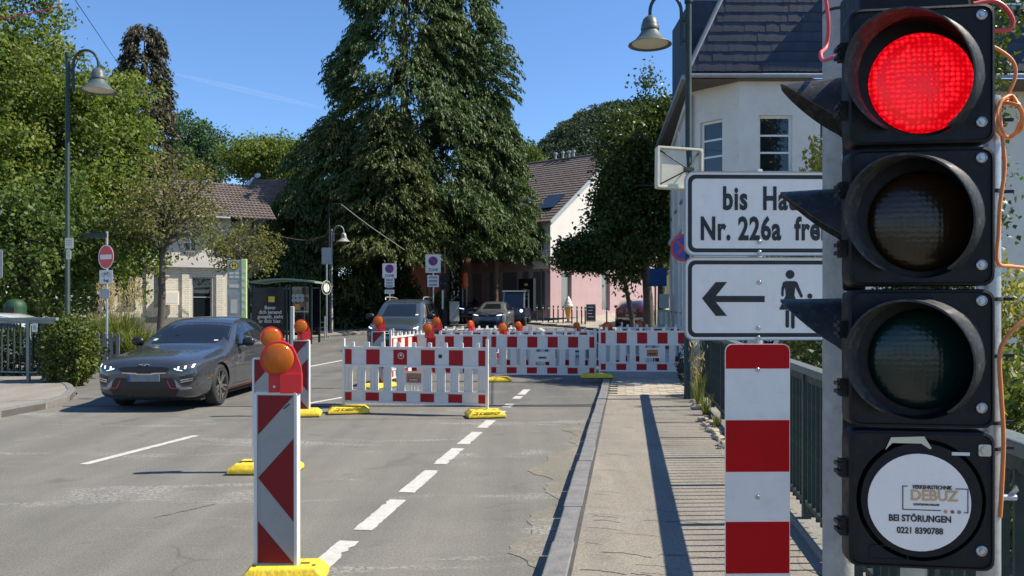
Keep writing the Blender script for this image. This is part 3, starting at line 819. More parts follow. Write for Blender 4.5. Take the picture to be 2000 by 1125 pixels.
fb = MB(); fb.box(-.40, .40, -.185, .185, 0, .014); FBOT = fb.mesh('rubber_pad', MT['rubber'])
def foot(label, loc, rz, logo=False, sc=1.0, sy=None, group='yellow foot plates of the road works'):
    t = thing('foot_plate', label, 'foot plate', loc, rz, group)
    sy = sy or sc; o = inst(FOOT, 'body', t, None, None, (sc, sy, 1)); b = o.modifiers.new('bevel', 'BEVEL'); b.width = .014; b.segments = 2
    inst(SLOT, 'slot', t, None, None, (sc, sy, 1)); inst(FBOT, 'rubber_pad', t, None, None, (sc, sy, 1))
    if logo: text('lettering', 'DEBUZ', .085, MT['yellow'], t, (0, -.183 * sy, .078), (R(57), R(180), 0), bold=.003, extrude=.004, sx=1.4)
    return t
def beacon(labels, x, y, rz, lamp_rz=0, lampoff=(.0, .0), footrz=None, fsc=1.0, fsy=None, foff=(0, 0)):
    t = thing('guide_beacon', labels[0], 'beacon', (x, y, tz(y)), rz, 'guide beacons with warning lamps')
    for me, nm, lo in BM: inst(me, nm, t, (lo[0], lo[1], lo[2] + .092 + BH / 2))
    z = .092 + BH
    c, s = math.cos(rz), math.sin(rz)
    warning_lamp(labels[1], (x + lampoff[0], y + lampoff[1], tz(y) + z + .2), rz + lamp_rz)
    foot(labels[2], (x + foff[0], y + foff[1], tz(y)), rz if footrz is None else footrz, False, fsc, fsy)
beacon(('nearest guide beacon, large red and white chevrons on a white frame', 'largest amber warning lamp, on top of the nearest beacon', 'yellow foot plate under the nearest beacon'), -1.405, 4.9, R(-4), R(14), (.012, -.01), R(4), .58, .62, (.05, .0))
beacon(('guide beacon half hidden behind the nearest one', 'amber warning lamp peeping over the largest one', 'yellow foot plate showing beside the nearest beacon'), -2.43, 8.1, R(-3), R(26), (.05, 0), R(0), .8, .9)
beacon(('third guide beacon, in front of the bus shelter', 'amber warning lamp in front of the black bus shelter poster', 'yellow foot plate of the third beacon beside the nearest barrier'), -3.14, 12.2, R(-3), R(18), (.0, 0), R(8), .7, 1.0)
beacon(('guide beacon in front of the van grille', 'amber warning lamp in front of the van bonnet', 'yellow foot plate in shade under the beacon by the van'), -2.66, 16.3, R(-3), R(14), (.0, 0), R(60))

BL, BT = 2.16, 1.06
def barrier_meshes():
    out = []
    m = MB(); m.box(-.018, .018, -.02, .02, .02, BT + .03); post = m.mesh('post', MT['white']); out += [(post, 'post', (-BL/2, 0, 0)), (post, 'post', (BL/2, 0, 0))]
    X = BL / 2 - .018
    for z0, z1, d, nm in ((.93, .965, .024, 'top_rail'), (.655, .685, .026, 'middle_rail'), (.275, .3, .024, 'lower_rail'), (.105, .125, .024, 'bottom_rail')):
        m = MB(); m.box(-X, X, -d, d, z0, z1); out.append((m.mesh(nm, MT['white']), nm, (0, 0, 0)))
    m = MB(); m.box(-X, X, -.008, .008, .685, .93); out.append((m.mesh('upper_board', MT['sheet_white']), 'upper_board', (0, 0, 0)))
    m = MB(); m.box(-X, X, -.008, .008, .125, .275); out.append((m.mesh('lower_board', MT['sheet_white']), 'lower_board', (0, 0, 0)))
    pitch = .4165
    m = MB(); m.box(-.103, .103, -.0105, .0105, .693, .922); big = m.mesh('red_field', MT['sheet_red'])
    m = MB(); m.box(-.05, .05, -.0105, .0105, .693, .922); half = m.mesh('red_field', MT['sheet_red'])
    m = MB(); m.box(-.103, .103, -.0105, .0105, .135, .262); big2 = m.mesh('red_field', MT['sheet_red'])
    m = MB(); m.box(-.05, .05, -.0105, .0105, .135, .262); half2 = m.mesh('red_field', MT['sheet_red'])
    for i in range(4):
        out += [(big, 'red_field', ((i - 1.5) * pitch, 0, 0)), (big2, 'red_field', ((i - 1.5) * pitch - .01, 0, 0))]
    for s in (-1, 1): out += [(half, 'red_field', (s * (X - .058), 0, 0)), (half2, 'red_field', (s * (X - .058), 0, 0))]
    # slats with raised ribs
    m = MB(); m.box(-.058, .058, -.006, .006, .3, .655)
    for x in (-.056, 0, .056): m.box(x - .004, x + .004, -.02, .02, .3, .63)
    slat = m.mesh('slat', MT['white'])
    ns = 11
    for i in range(ns):
        x = (i - (ns - 1) / 2) * .2015
        if i == ns // 2: continue
        out.append((slat, 'slat', (x, 0, 0)))
    m = MB(); m.box(-.145, .145, -.016, .016, .39, .60); ringmesh(m, rrect(.3, .21, .01, 2, 0, .495), rrect(.27, .18, .01, 2, 0, .495), -.022, -.014)
    for x in (-.05, 0, .05): m.box(x - .004, x + .004, -.018, .018, .3, .39)
    out.append((m.mesh('plate_holder', MT['white']), 'plate_holder', (0, 0, 0)))
    m = MB(); m.box(-.03, .03, -.012, .012, .965, 1.03); m.box(-.018, .018, -.016, .016, 1.0, 1.035); nub = m.mesh('lug', MT['white'])
    for i in range(9): out.append((nub, 'lug', ((i - 4) * .235, 0, 0)))
    return out
BRM = barrier_meshes()
PLATE_O = M('brown maker plate', (.42, .14, .05), .5, var=.2, scale=20, dirt=.3)
PLATE_D = M('dark maker plate', (.06, .04, .05), .5, var=.2)
pm1 = MB(); pm1.prism(rrect(.235, .145, .012, 3, 0, .495), -.0205, -.0165); PL1 = pm1.mesh('maker_plate', PLATE_O)
pm2 = MB(); pm2.box(-.085, .085, -.0225, -.0206, .455, .495); PL2 = pm2.mesh('plate_band', PLATE_D)
def barrier(label, a, b, z=0.0, plate='o', writing=False):
    a, b = Vector(a), Vector(b); c = (a + b) / 2; d = b - a
    s = d.length / BL
    t = thing('barrier_fence', label, 'barrier', (c.x, c.y, tz(c.y) + z + .05), math.atan2(d.y, d.x), 'white barrier fences with red fields')
    for me, nm, lo in BRM: inst(me, nm, t, (lo[0] * s, lo[1], lo[2]), None, (s, 1, 1) if nm not in ('post', 'lug') else None)
    if plate:
        q = inst(PL1 if plate == 'o' else PL2, 'maker_plate', t)
        if plate == 'o':
            inst(PL2, 'plate_band', q)
            if writing: text('lettering', 'bauztech', .042, MT['white'], q, (0, -.0232, .474), bold=.001, sx=.9)
    return t
nb = barrier('nearest barrier fence, red fields bearing a few round stickers', (-2.60, 12.66), (-.37, 12.2), writing=True)
for (x, r, mt) in ((-.2083, .05, 'white'), (.415, .027, 'ink'), (.84, .045, 'white')):
    m = MB()
    if mt == 'ink': m.box(x - r, x + r, -.0125, -.0105, .83 - r, .83 + r); m.box(x - r * .4, x + r * .4, -.013, -.0105, .83 - r * 1.1, .83 + r * .5)
    else:
        ringmesh(m, disc(r, 24, x, .83), disc(r * .82, 24, x, .83), -.0125, -.0105)
        m.box(x - r * .5, x + r * .5, -.0125, -.0105, .825, .835); m.prism(disc(r * .3, 10, x, .845), -.0125, -.0105)
    m.build('sticker', MT[mt], nb)
foot('yellow foot plate under the west end of the nearest barrier', (-2.5, 12.55, 0), R(12), True, .74, 1.1)
foot('yellow foot plate on the dashed line under the nearest barrier', (-.4, 12.1, 0), R(12), True, .66, 1.1)
barrier('barrier fence closing the carriageway beside the kerb', (-.47, 17.7), (1.78, 17.45), plate='d')
barrier('barrier fence standing across the beige pavers', (1.85, 17.3), (4.05, 17.15), ZS)
barrier('barrier fence seen over the nearest one, in line with the carriageway fence', (-2.6, 17.9), (-.52, 17.72))
barrier('barrier fence turned almost edge on, sunlit white comb of lugs', (-2.46, 16.6), (-1.95, 18.7))
barrier('rear row barrier fence in front of the small silver car', (-1.75, 20.1), (.42, 20.0))
barrier('middle barrier fence of the rear row', (.47, 20.0), (2.62, 19.9), plate='d')
barrier('rear row barrier fence in front of the dark red car', (2.67, 19.9), (4.8, 19.8), ZS)
barrier('furthest barrier fence, sunlit, behind the warning lamps', (-1.9, 21.8), (.1, 23.0))
for lab, x, y, rz in (('yellow foot plate in shade at the west end of the carriageway fence', -.35, 17.65, R(3)), ('yellow foot plate in shade at the kerb between two fences', 1.8, 17.4, R(3)),
                      ('pale yellow foot plate seen through the slats of the nearest fence', -2.5, 17.6, R(80)), ('yellow foot plate seen through the slats beside the pale one', -2.05, 17.9, R(75))):
    foot(lab, (x, y, ZS if x > 1.79 else 0), rz, False, .8)
def wl(label, px, py, Y, rz, s=1.0):
    p = at(px, py, Y); warning_lamp(label, p, rz, s)
    # short spigot from the lamp down to the fence rail
wl('amber warning lamp on the edge-on fence, lower of a pair', 835, 641, 16.9, R(10)); wl('amber warning lamp on the edge-on fence, upper of a pair', 852, 628, 18.6, R(8))
wl('amber warning lamp glowing beside the silver car headlight', 919, 633, 22.0, R(50)); wl('amber warning lamp in front of the silver car bumper', 982, 640, 17.8, R(20))
wl('small amber warning lamp beside the silver car wheel', 1012, 635, 21.5, R(25), .95); wl('amber warning lamp turned aside in the middle of the street', 1126, 637, 20.1, R(45), .95)
wl('amber warning lamp at the post between the two fences', 1186, 638, 17.5, R(28)); wl('amber warning lamp in front of the dark red car', 1248, 635, 20.0, R(35), .95)
# ------------------------------------------------------------------ street lamps
def street_lamp(label, x, y, z0, zb, side, s=1.0, pole_r=.06, mat='green', topz=None):
    t = thing('street_lamp', label, 'street lamp', (x, y, z0), 0, 'goose-neck street lamps')
    h = zb - z0                                                   # height of the bell's rim
    mb = MB(); mb.tube([(0, 0, 0), (0, 0, 1.1), (0, 0, 1.12), (0, 0, topz or h + .72 * s)], [pole_r * 1.25, pole_r * 1.25, pole_r, pole_r * .85], 16)
    mb.lathe([(pole_r * 1.15, 0), (pole_r * 1.15, .1), (.0, .12)], 14, mat=Matrix.Translation((0, 0, (topz or h + .72 * s) - .02)))
    mb.build('pole', MT[mat], t, smooth=40)
    mb = MB(); a = .12 * s; w = .64 * s
    arc = [(side * a, 0, h + .0), (side * a, 0, h + .55 * s)] + [(side * (a + (w - a) / 2 * (1 - math.cos(q))), 0, h + .55 * s + .3 * s * math.sin(q)) for q in [math.pi * i / 14 for i in range(1, 14)]] + [(side * w, 0, h + .55 * s), (side * w, 0, h + .44 * s)]
    mb.tube(arc, .028 * s, 12)
    for z in (h + .08, h + .42 * s): mb.tube([(0, 0, z), (side * a, 0, z)], .035 * s, 10)
    mb.build('arm', MT[mat], t, smooth=40)
    mb = MB(); mb.lathe([(.0, .5), (.05, .48), (.11, .43), (.14, .34), (.145, .3), (.15, .29), (.15, .25), (.135, .24), (.16, .2), (.2, .14), (.27, .06), (.355, .01), (.36, 0), (.35, .0), (.26, .05), (.15, .2), (.0, .22)], 36, mat=Matrix.Translation((side * w, 0, h)) @ Matrix.Scale(s, 4))
    sh = mb.build('shade', MT[mat + '_shade'] if mat + '_shade' in MT else MT[mat], t, smooth=50)
    mb = MB(); mb.lathe([(.3, .025), (.2, .0), (.0, -.015)], 28, mat=Matrix.Translation((side * w, 0, h)) @ Matrix.Scale(s, 4)); mb.build('diffuser', MT['cream'], sh, smooth=50)
    return t
MT['green_shade'] = M('grey green enamel shade', (.07, .09, .088), .45, var=.12, dirt=.2)
LX, LY = 2.93, 13.6
street_lamp('green goose-neck street lamp rising beside the mirror', LX, LY, ZS, at(0, 88, LY).z, -1)
lp = at(132, 178, 17.0)
street_lamp('green goose-neck street lamp in front of the leafy trees', lp.x, 17.0, ZS, lp.z, 1, pole_r=.05)
q = at(648, 472, 39.5)
street_lamp('far slim street lamp beside the bus shelter, against the dark conifers', q.x, 39.5, tz(39.5), q.z, 1, .9, .05, 'galv2', 5.0)
q = at(1280, 450, 42)
street_lamp('street lamp hidden in the shade of the plane tree', q.x, 42, tz(42), q.z, -1, 1.0, .05, 'green')
# little plates on the far lamp
for (px, py, w, h, lab) in ((135, 475, .17, .22, 'small pale notice plate strapped on the green lamp post'), (134, 497, .1, .2, 'narrow notice plate under the pale one on the lamp post')):
    p = at(px, py, 16.93); mb = MB(); mb.prism(rrect(w, h, .01, 2), -.004, .004); t = mb.build('notice_plate', MT['cream'], loc=p); tag(t, lab, 'notice plate')
    for k in range(3):
        m = MB(); m.box(-w * .35, w * .3, -.006, -.003, h * (.25 - .2 * k) - .008, h * (.25 - .2 * k) + .008); m.build('print', MT['signback'], t)
# square mirror seen from behind
p = at(1329, 328, LY - .12)
t = thing('traffic_mirror', 'cream square traffic mirror seen from behind on the lamp post', 'mirror', p, R(9))
t.rotation_euler = (R(-4), R(2), R(10))
mb = MB(); mb.prism(rrect(.78, .68, .03, 3), .05, .12); ringmesh(mb, rrect(.8, .7, .03, 3), rrect(.72, .62, .03, 3), .0, .13); mb.build('shell', MT['cream'], t, bevel=.01)
mb = MB()
for sx in (-1, 1):
    for sz in (-1, 1): mb.tube([(.12, -.06, -.03), (.12 + (sx * .33 - .12), .045, sz * .28)], .012, 6)
mb.box(.05, .2, -.09, .0, -.06, .0); mb.build('bracket', MT['green'], t)

# ------------------------------------------------------------------ road signs further off
def sign_pole(t, h, r=.03, mat='galv'): mb = MB(); mb.tube([(0, 0, 0), (0, 0, h)], r, 12); mb.build('pole', MT[mat], t, smooth=40)
def plate(t, name, poly, mat, z, y=-.045, x=0, rz=0, th=.006):
    mb = MB(); mb.prism(poly, -th, 0); return mb.build(name, MT[mat], t, loc=(x, y, z), rot=(0, 0, rz))
# no entry
Y = 22.0; p = at(209, 596, Y); X0 = p.x; k = Y / FOC
t = thing('no_entry_sign', 'round red no entry sign with a bicycle plate below, beside the tall grass', 'sign', (X0, Y, .02))
zq = lambda py: EYE + (HORIZON - py) * k - .02
sign_pole(t, zq(452), .03)
rz = R(-29)
o = plate(t, 'disc', disc(.325, 36), 'signred', zq(502), rz=rz)
mb = MB(); mb.box(-.24, .24, -.009, -.005, -.06, .06); mb.build('white_bar', MT['white'], o)
mb = MB(); ringmesh(mb, disc(.325, 36), disc(.3, 36), -.009, -.005); mb.build('white_edge', MT['white'], o)
o = plate(t, 'bicycle_plate', rrect(.42, .37, .02, 3), 'white', zq(541), rz=R(-14))
mb = MB()
for x in (-.08, .08): ringmesh(mb, disc(.055, 18, x, .06), disc(.045, 18, x, .06), -.009, -.005)
for a, b in (((-.08, .06), (-.02, .12)), ((-.02, .12), (.05, .12)), ((.05, .12), (.0, .06)), ((.0, .06), (-.08, .06)), ((-.02, .12), (.0, .06)), ((.08, .06), (.045, .14))):
    mb.bar((a[0], -.007, a[1]), (b[0], -.007, b[1]), .01, .004)
mb.build('bicycle_symbol', MT['ink'], o)
text('lettering', 'frei', .13, MT['ink'], o, (0, -.0075, -.1), bold=.004, sx=.9)
plate(t, 'blank_plate', rrect(.3, .26, .03, 3), 'signback', zq(574), x=-.04, rz=R(-15))
o = plate(t, 'street_name_plate', rrect(.6, .13, .02, 2), 'green', zq(460), x=-.28)
# backs of signs at the picture's edge
Y = 8.6
t = thing('sign_post', 'grey backs of a triangular and a square sign at the picture edge', 'sign', (at(-12, 600, Y).x, Y, ZS))
k = Y / FOC; sign_pole(t, 2.9, .03)
plate(t, 'triangle_back', [((-12 + a) * k, b * k) for a, b in ((-40, 20), (35, 20), (32, 14), (-2, -30), (-10, -30))], 'signback', EYE + (HORIZON - 432) * k - ZS)
plate(t, 'square_back', rrect(.24, .31, .03, 4), 'signback', EYE + (HORIZON - 516) * k - ZS, x=0)
# parking zone signs
def zone_sign(label, px, pyc, Y, w, h, subs, yaw=0, dark=False):
    k = Y / FOC; g = tz(Y) + ZS
    t = thing('zone_sign', label, 'sign', (at(px, 0, Y).x, Y, g), yaw)
    zf = lambda py: EYE + (HORIZON - py) * k - g
    sign_pole(t, zf(pyc) + h / 2, .03)
    o = plate(t, 'panel', rrect(w, h, .03, 3), 'sign', zf(pyc))
    m = MB(); m.prism(disc(w * .31, 26, 0, h * .14), -.012, -.006); m.build('red_ring', MT['signred'], o)
    m = MB(); m.prism(disc(w * .25, 26, 0, h * .14), -.016, -.012); m.build('blue_disc', MT['signblue'], o)
    m = MB(); m.bar((-w * .18, -.018, h * .14 + w * .18), (w * .18, -.018, h * .14 - w * .18), .004, w * .07, up=(1, 0, 1)); m.build('red_bar', MT['signred'], o)
    text('lettering', 'ZONE', w * .26, MT['ink'], o, (0, -.0075, -h * .34), bold=.004, sx=.9)
    for (pc, ww, hh, rows) in subs:
        o = plate(t, 'sub_plate', rrect(ww, hh, .02, 3), 'sign', zf(pc))
        for r in range(rows):
            m = MB(); zc = hh * (.5 - (r + .6) / (rows + .2)); m.box(-ww * .36, ww * .36, -.009, -.005, zc - hh * .09, zc + hh * .09); m.build('print', MT['signback'], o)
    return t
zone_sign('no parking zone sign with two plates, behind the van roof', 761, 529, 36, .62, .65, ((555, .42, .5, 4), (567, .42, .3, 2)))
zone_sign('no parking zone sign half covered by conifer branches', 846, 515, 40, .74, .9, ((549, .56, .58, 3),))
# round sign seen from behind, its backs coloured black to stand for shade
Y = 39; k = Y / FOC; t = thing('sign_post', 'shade-darkened backs of a round sign and a plate on a two-tone post', 'sign', (at(868, 0, Y).x, Y, tz(Y) + ZS)); zf = lambda py: EYE + (HORIZON - py) * k - tz(Y) - ZS
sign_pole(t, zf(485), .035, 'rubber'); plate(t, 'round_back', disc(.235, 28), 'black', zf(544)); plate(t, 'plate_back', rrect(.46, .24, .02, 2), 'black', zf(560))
mb = MB(); mb.box(-.12, -.04, -.06, -.02, zf(604), zf(567)); mb.build('white_sleeve', MT['white'], t); mb = MB(); mb.box(-.08, .12, -.05, .06, 0, zf(604)); mb.build('black_foot', MT['rubber'], t)
# signpost by the shelter
Y = 36.5; k = Y / FOC; t = thing('sign_post', 'tall signpost with a grey rectangular back and a round sign turned aside', 'sign', (at(638, 0, Y).x, Y, tz(Y) + ZS)); zf = lambda py: EYE + (HORIZON - py) * k - tz(Y) - ZS
sign_pole(t, zf(484), .035); plate(t, 'rectangular_back', rrect(.42, .74, .02, 2), 'signback', zf(500)); o = plate(t, 'round_sign', disc(.32, 26), 'white', zf(562), rz=R(62))
mb = MB(); ringmesh(mb, disc(.3, 26), disc(.2, 26), -.009, -.005); mb.build('ring', MT['ink'], o)
# covered signals wrapped in orange bags
MT['bag'] = M('orange plastic bag', (.72, .13, .04), .4, var=.2, scale=12, bump=.8, bscale=20)
def covered(label, px, pyc, Y, s=1.0, arm=None):
    k = Y / FOC; g = tz(Y) + ZS; t = thing('covered_signal', label, 'covered signal', (at(px, 0, Y).x, Y, g)); zc = EYE + (HORIZON - pyc) * k - g
    random.seed(int(px)); mb = MB(); prof = [(.03, .5), (.1, .46), (.17, .36), (.14, .2), (.2, .1), (.16, -.1), (.21, -.25), (.15, -.4), (.06, -.47), (.02, -.5)]
    mb.lathe([(r * s, z * s) for r, z in prof], 14); mb.v = [(x * random.uniform(.8, 1.15), y * random.uniform(.8, 1.15), z + random.uniform(-.02, .02)) for x, y, z in mb.v]
    mb.build('bag', MT['bag'], t, smooth=60, loc=(0, 0, zc))
    if arm: mb = MB(); mb.tube([(0, 0, zc), arm], .025, 8); mb.build('arm', MT['galv'], t)
    else:
        mb = MB()
        for x in (-.13, .1): mb.tube([(x, .0, 0), (x, 0, zc - .3)], .04, 10)
        mb.build('mast', MT['galv2'], t)
    return t
covered('switched-off signal wrapped in an orange bag on two masts', 908, 548, 47, 1.0)
covered('orange wrapped signal hanging in front of the shop gable', 1126, 472, 40, .62, arm=(1.6, .2, 3.2))
# grey switch cabinet
Y = 45; t = thing('switch_cabinet', 'grey switch cabinet on the sunlit pavement behind the van', 'cabinet', (at(887, 0, Y).x, Y, tz(Y) + ZS), R(10))
mb = MB(); mb.box(-.26, .26, -.16, .16, .2, 1.25); mb.build('cabinet', M('light grey cabinet', (.5, .52, .5), .6, dirt=.2), t, bevel=.02)
mb = MB(); mb.box(-.22, .22, -.14, .14, 0, .2); mb.build('plinth', MT['kerb'], t); mb = MB(); mb.box(-.004, .004, -.165, -.158, .25, 1.2); mb.box(-.29, .29, -.19, .19, 1.25, 1.29); mb.build('lid', MT['signback'], t)
# ------------------------------------------------------------------ bus stop
def postmat(): return M('black poster', (.012, .012, .013), .3, var=.1)
MT['poster'] = postmat(); MT['lime'] = M('lime green trim', (.5, .66, .3), .5, var=.08); MT['pylon'] = M('grey green pylon', (.34, .37, .34), .5, var=.1, dirt=.15)
MT['yellowsign'] = M('sign yellow', (.72, .55, .08), .5)
Y = 30; k = Y / FOC; t = thing('bus_stop_pylon', 'tall grey bus stop pylon with a yellow round H sign', 'bus stop', (at(462, 0, Y).x, Y, ZS), R(8)); zf = lambda py: EYE + (HORIZON - py) * k - ZS
mb = MB(); mb.box(-.32, .17, -.06, .06, 0, zf(508)); mb.build('board', MT['pylon'], t, bevel=.01)
mb = MB(); mb.box(.175, .36, -.07, .1, 0, zf(506)); mb.build('lime_edge', MT['lime'], t, bevel=.01)
o = plate(t, 'stop_disc', disc(.16, 24), 'green', zf(519), y=-.062, x=-.08); mb = MB(); mb.prism(disc(.13, 24), -.01, -.006); q = mb.build('yellow_disc', MT['yellowsign'], o)
text('lettering', 'H', .2, MT['green'], o, (0, -.0105, 0), bold=.008)
for r in range(2):
    for c in range(2): mb = MB(); mb.box(-.25 + c * .2, -.1 + c * .2, -.066, -.06, zf(534 + r * 7) - .04, zf(534 + r * 7) + .04); mb.build('line_number', MT['white'], t)
mb = MB(); mb.box(-.25, .1, -.066, -.06, zf(562), zf(556)); mb.build('name_strip', MT['white'], t)
mb = MB(); mb.box(-.27, .12, -.068, -.06, zf(620), zf(572)); mb.build('timetable_case', MT['signback'], t); mb = MB(); mb.box(-.2, .03, -.074, -.068, zf(612), zf(585)); mb.build('timetable', MT['cream'], t)
for r in range(6): mb = MB(); mb.box(.2, .33, -.076, -.07, zf(530 + r * 14) - .05, zf(530 + r * 14) + .05); mb.build('edge_plate', MT['white'], t)
Y = 32.5; k = Y / FOC; x0 = at(492, 0, Y).x; t = thing('bus_shelter', 'dark green bus shelter with a black advertising panel', 'bus shelter', (x0, Y, ZS)); zf = lambda py: EYE + (HORIZON - py) * k - ZS; w = lambda px: (px - 492) * k
mb = MB()
for (x, y) in ((.03, 0), (w(560), 0), (w(566), .05), (w(604), .3), (.03, 1.5), (w(604), 1.7)): mb = MB(); mb.box(x - .04, x + .04, y - .04, y + .04, 0, zf(556)); mb.build('post', MT['green'], t)
mb = MB(); n = 8; L = w(616)
vs = []; fs = []
for i in range(n + 1):
    x = -.05 + (L + .05) * i / n; z = zf(553) + .12 * math.sin(math.pi * i / n) ** .8
    for (y, dz) in ((-.12, 0), (1.9, 0), (1.9, .07), (-.12, .07)): vs.append((x, y, z + dz))
for i in range(n):
    for j in range(4): fs.append((i*4+j, i*4+(j+1)%4, i*4+4+(j+1)%4, i*4+4+j))
fs += [(3, 2, 1, 0), (n*4, n*4+1, n*4+2, n*4+3)]
mb.add(vs, fs); mb.build('roof', M('pale green shelter roof', (.2, .28, .23), .5, var=.1), t)
mb = MB(); mb.box(.05, w(556), -.05, .05, .25, zf(562)); o = mb.build('advertising_panel', MT['poster'], t)
mb = MB(); mb.box(w(525), w(537), -.056, -.05, zf(590), zf(579)); mb.build('logo_patch', MT['yellowsign'], o)
for i, s in enumerate(('Bevor', 'dich jemand', 'googelt, sieht', 'er dich hier.')):
    text('lettering', s, .2, MT['white'], o, (w(528.5), -.056, zf(601 + i * 8.8)), bold=.005, sx=.93)
mb = MB(); mb.box(w(567), w(602), .1, .12, .6, zf(560)); o = mb.build('side_pane', MT['glass'], t)
for r in range(2):
    for c in range(3): mb = MB(); mb.prism(disc(.085, 16, w(572.5 + c * 8), zf(578 + r * 8)), .085, .098); mb.build('prohibition_roundel', MT['signback'], o)
mb = MB(); mb.box(w(574), w(584), .085, .098, zf(605), zf(594)); mb.build('orange_notice', MT['orange'], o)
mb = MB(); mb.box(w(574), w(600), .085, .098, zf(610), zf(607)); mb.build('notice_strip', MT['signback'], o)
mb = MB(); mb.box(.0, L - .2, 1.6, 1.62, .3, zf(560)); mb.build('back_pane', MT['glass'], t)
mb = MB(); mb.box(.3, L - .5, 1.1, 1.5, .42, .47); mb.box(.35, .42, 1.2, 1.4, 0, .42); mb.box(L - .65, L - .58, 1.2, 1.4, 0, .42); mb.build('bench', MT['galv2'], t)
Y = 31.8; t = thing('white_bollard_post', 'slim white post in front of the shelter panel edge', 'post', (at(571, 0, Y).x, Y, ZS)); mb = MB(); mb.box(-.07, .07, -.05, .05, 0, 1.5); mb.build('post', MT['white'], t, bevel=.02)
Y = 35.0; k = Y / FOC; t = thing('guard_rail', 'low tubular guard rail beside the bus shelter', 'railing', (at(606, 0, Y).x, Y, tz(Y) + ZS))
for z in (.3, .52, .74): mb = MB(); mb.tube([(0, 0, z), (.62, 0, z)], .02, 8); mb.build('rail', MT['galv'], t)
for x in (.62, 0): mb = MB(); mb.tube([(x, 0, 0), (x, 0, 1.0)], .03, 8); mb.build('post', MT['galv'], t)
# ------------------------------------------------------------------ vehicles
def carpaint(name, col, metal=.35, rough=.3):
    m, t, b = nt(name)
    b.inputs['Base Color'].default_value = (*col, 1); b.inputs['Metallic'].default_value = metal
    b.inputs['Coat Weight'].default_value = 1.0; b.inputs['Coat Roughness'].default_value = .03
    tc = N(t, 'ShaderNodeTexCoord').outputs['Object']
    t.links.new(ramp(t, noise(t, tc, 3, 6), .3, .7, rough - .06, rough + .1), b.inputs['Roughness'])
    return m
MT['tyre'] = M('tyre rubber', (.02, .02, .021), .8, var=.2, bump=.3, bscale=60)
MT['rim'] = M('alloy rim', (.3, .29, .28), .32, .8, var=.1)
MT['trim'] = M('black car trim', (.012, .012, .013), .35, var=.1)
MT['plate'] = M('pale number plate', (.2, .205, .21), .5, var=.2, scale=9)
MT['plateblue'] = M('plate band', (.05, .08, .25), .5)
MT['chrome'] = M('chrome', (.75, .75, .76), .12, 1.0, var=.02)
MT['headlamp'] = M('headlamp glass', (.06, .065, .07), .06, var=.1, spec=.9)
MT['drl'] = M('running light', (.9, .92, .95), .2, emit=(.85, .93, 1.0), estr=1.1)
MT['tail'] = M('tail light', (.4, .01, .015), .15, var=.1)
def car_body(st, wheels, wr, width):
    ring = []
    for (x, zb, w, zs, zt, wt) in st:
        zm = zb + (zs - zb) * .5
        half = [(0, zb), (.78 * w, zb), (.96 * w, zb + .05), (w, zm), (.985 * w, zs - .06), (.95 * w, zs), (wt + (.95 * w - wt) * .12, zt - (zt - zs) * .1 - .025), (wt * .86, zt - .022), (wt * .45, zt - .004), (0, zt)]
        full = [(-a, b) for a, b in half[:0:-1]] + half[:-1] if False else None
        loop = half + [(-a, b) for a, b in half[-2:0:-1]]
        ring.append([(a, x, b) for a, b in loop])
    n = len(ring[0]); mb = MB(); vs = [p for r in ring for p in r]; fs = []
    for i in range(len(ring) - 1):
        for j in range(n): fs.append((i*n+j, i*n+(j+1)%n, (i+1)*n+(j+1)%n, (i+1)*n+j))
    def cap(o, flip):
        for j in range(n // 2 - 1):
            a, b, c, d = o + j + 1 if j else o, None, None, None
        lst = [o + j for j in range(n)]
        return tuple(lst if flip else lst[::-1])
    fs += [cap(0, True), cap((len(ring) - 1) * n, False)]
    mb.add(vs, fs)
    o = mb.build('tmp', MT['trim'])
    s = o.modifiers.new('s', 'SUBSURF'); s.levels = 2; s.render_levels = 2
    cuts = []
    for wy in wheels:
        for sx in (-1, 1):
            c = MB(); c.lathe([(.0, -.16), (wr * 1.13, -.16), (wr * 1.13, .3), (.0, .3)], 28, mat=Matrix.Translation((sx * (width / 2 - .06), wy, wr)) @ Matrix.Rotation(sx * R(90), 4, 'Y'))
            co = c.build('cut', MT['trim']); cuts.append(co)
            bo = o.modifiers.new('b', 'BOOLEAN'); bo.operation = 'DIFFERENCE'; bo.object = co; bo.solver = 'EXACT'
    bpy.context.view_layer.update()
    dg = bpy.context.evaluated_depsgraph_get()
    me = bpy.data.meshes.new_from_object(o.evaluated_get(dg)); me.name = 'body'
    for c in cuts: bpy.data.objects.remove(c)
    bpy.data.objects.remove(o)
    bm = bmesh.new(); bm.from_mesh(me); bmesh.ops.recalc_face_normals(bm, faces=bm.faces); bm.to_mesh(me)
    bv = BVHTree.FromBMesh(bm); bm.free()
    me.materials.clear()
    me.polygons.foreach_set('use_smooth', [True] * len(me.polygons)); me.set_sharp_from_angle(angle=R(42))
    return me, bv
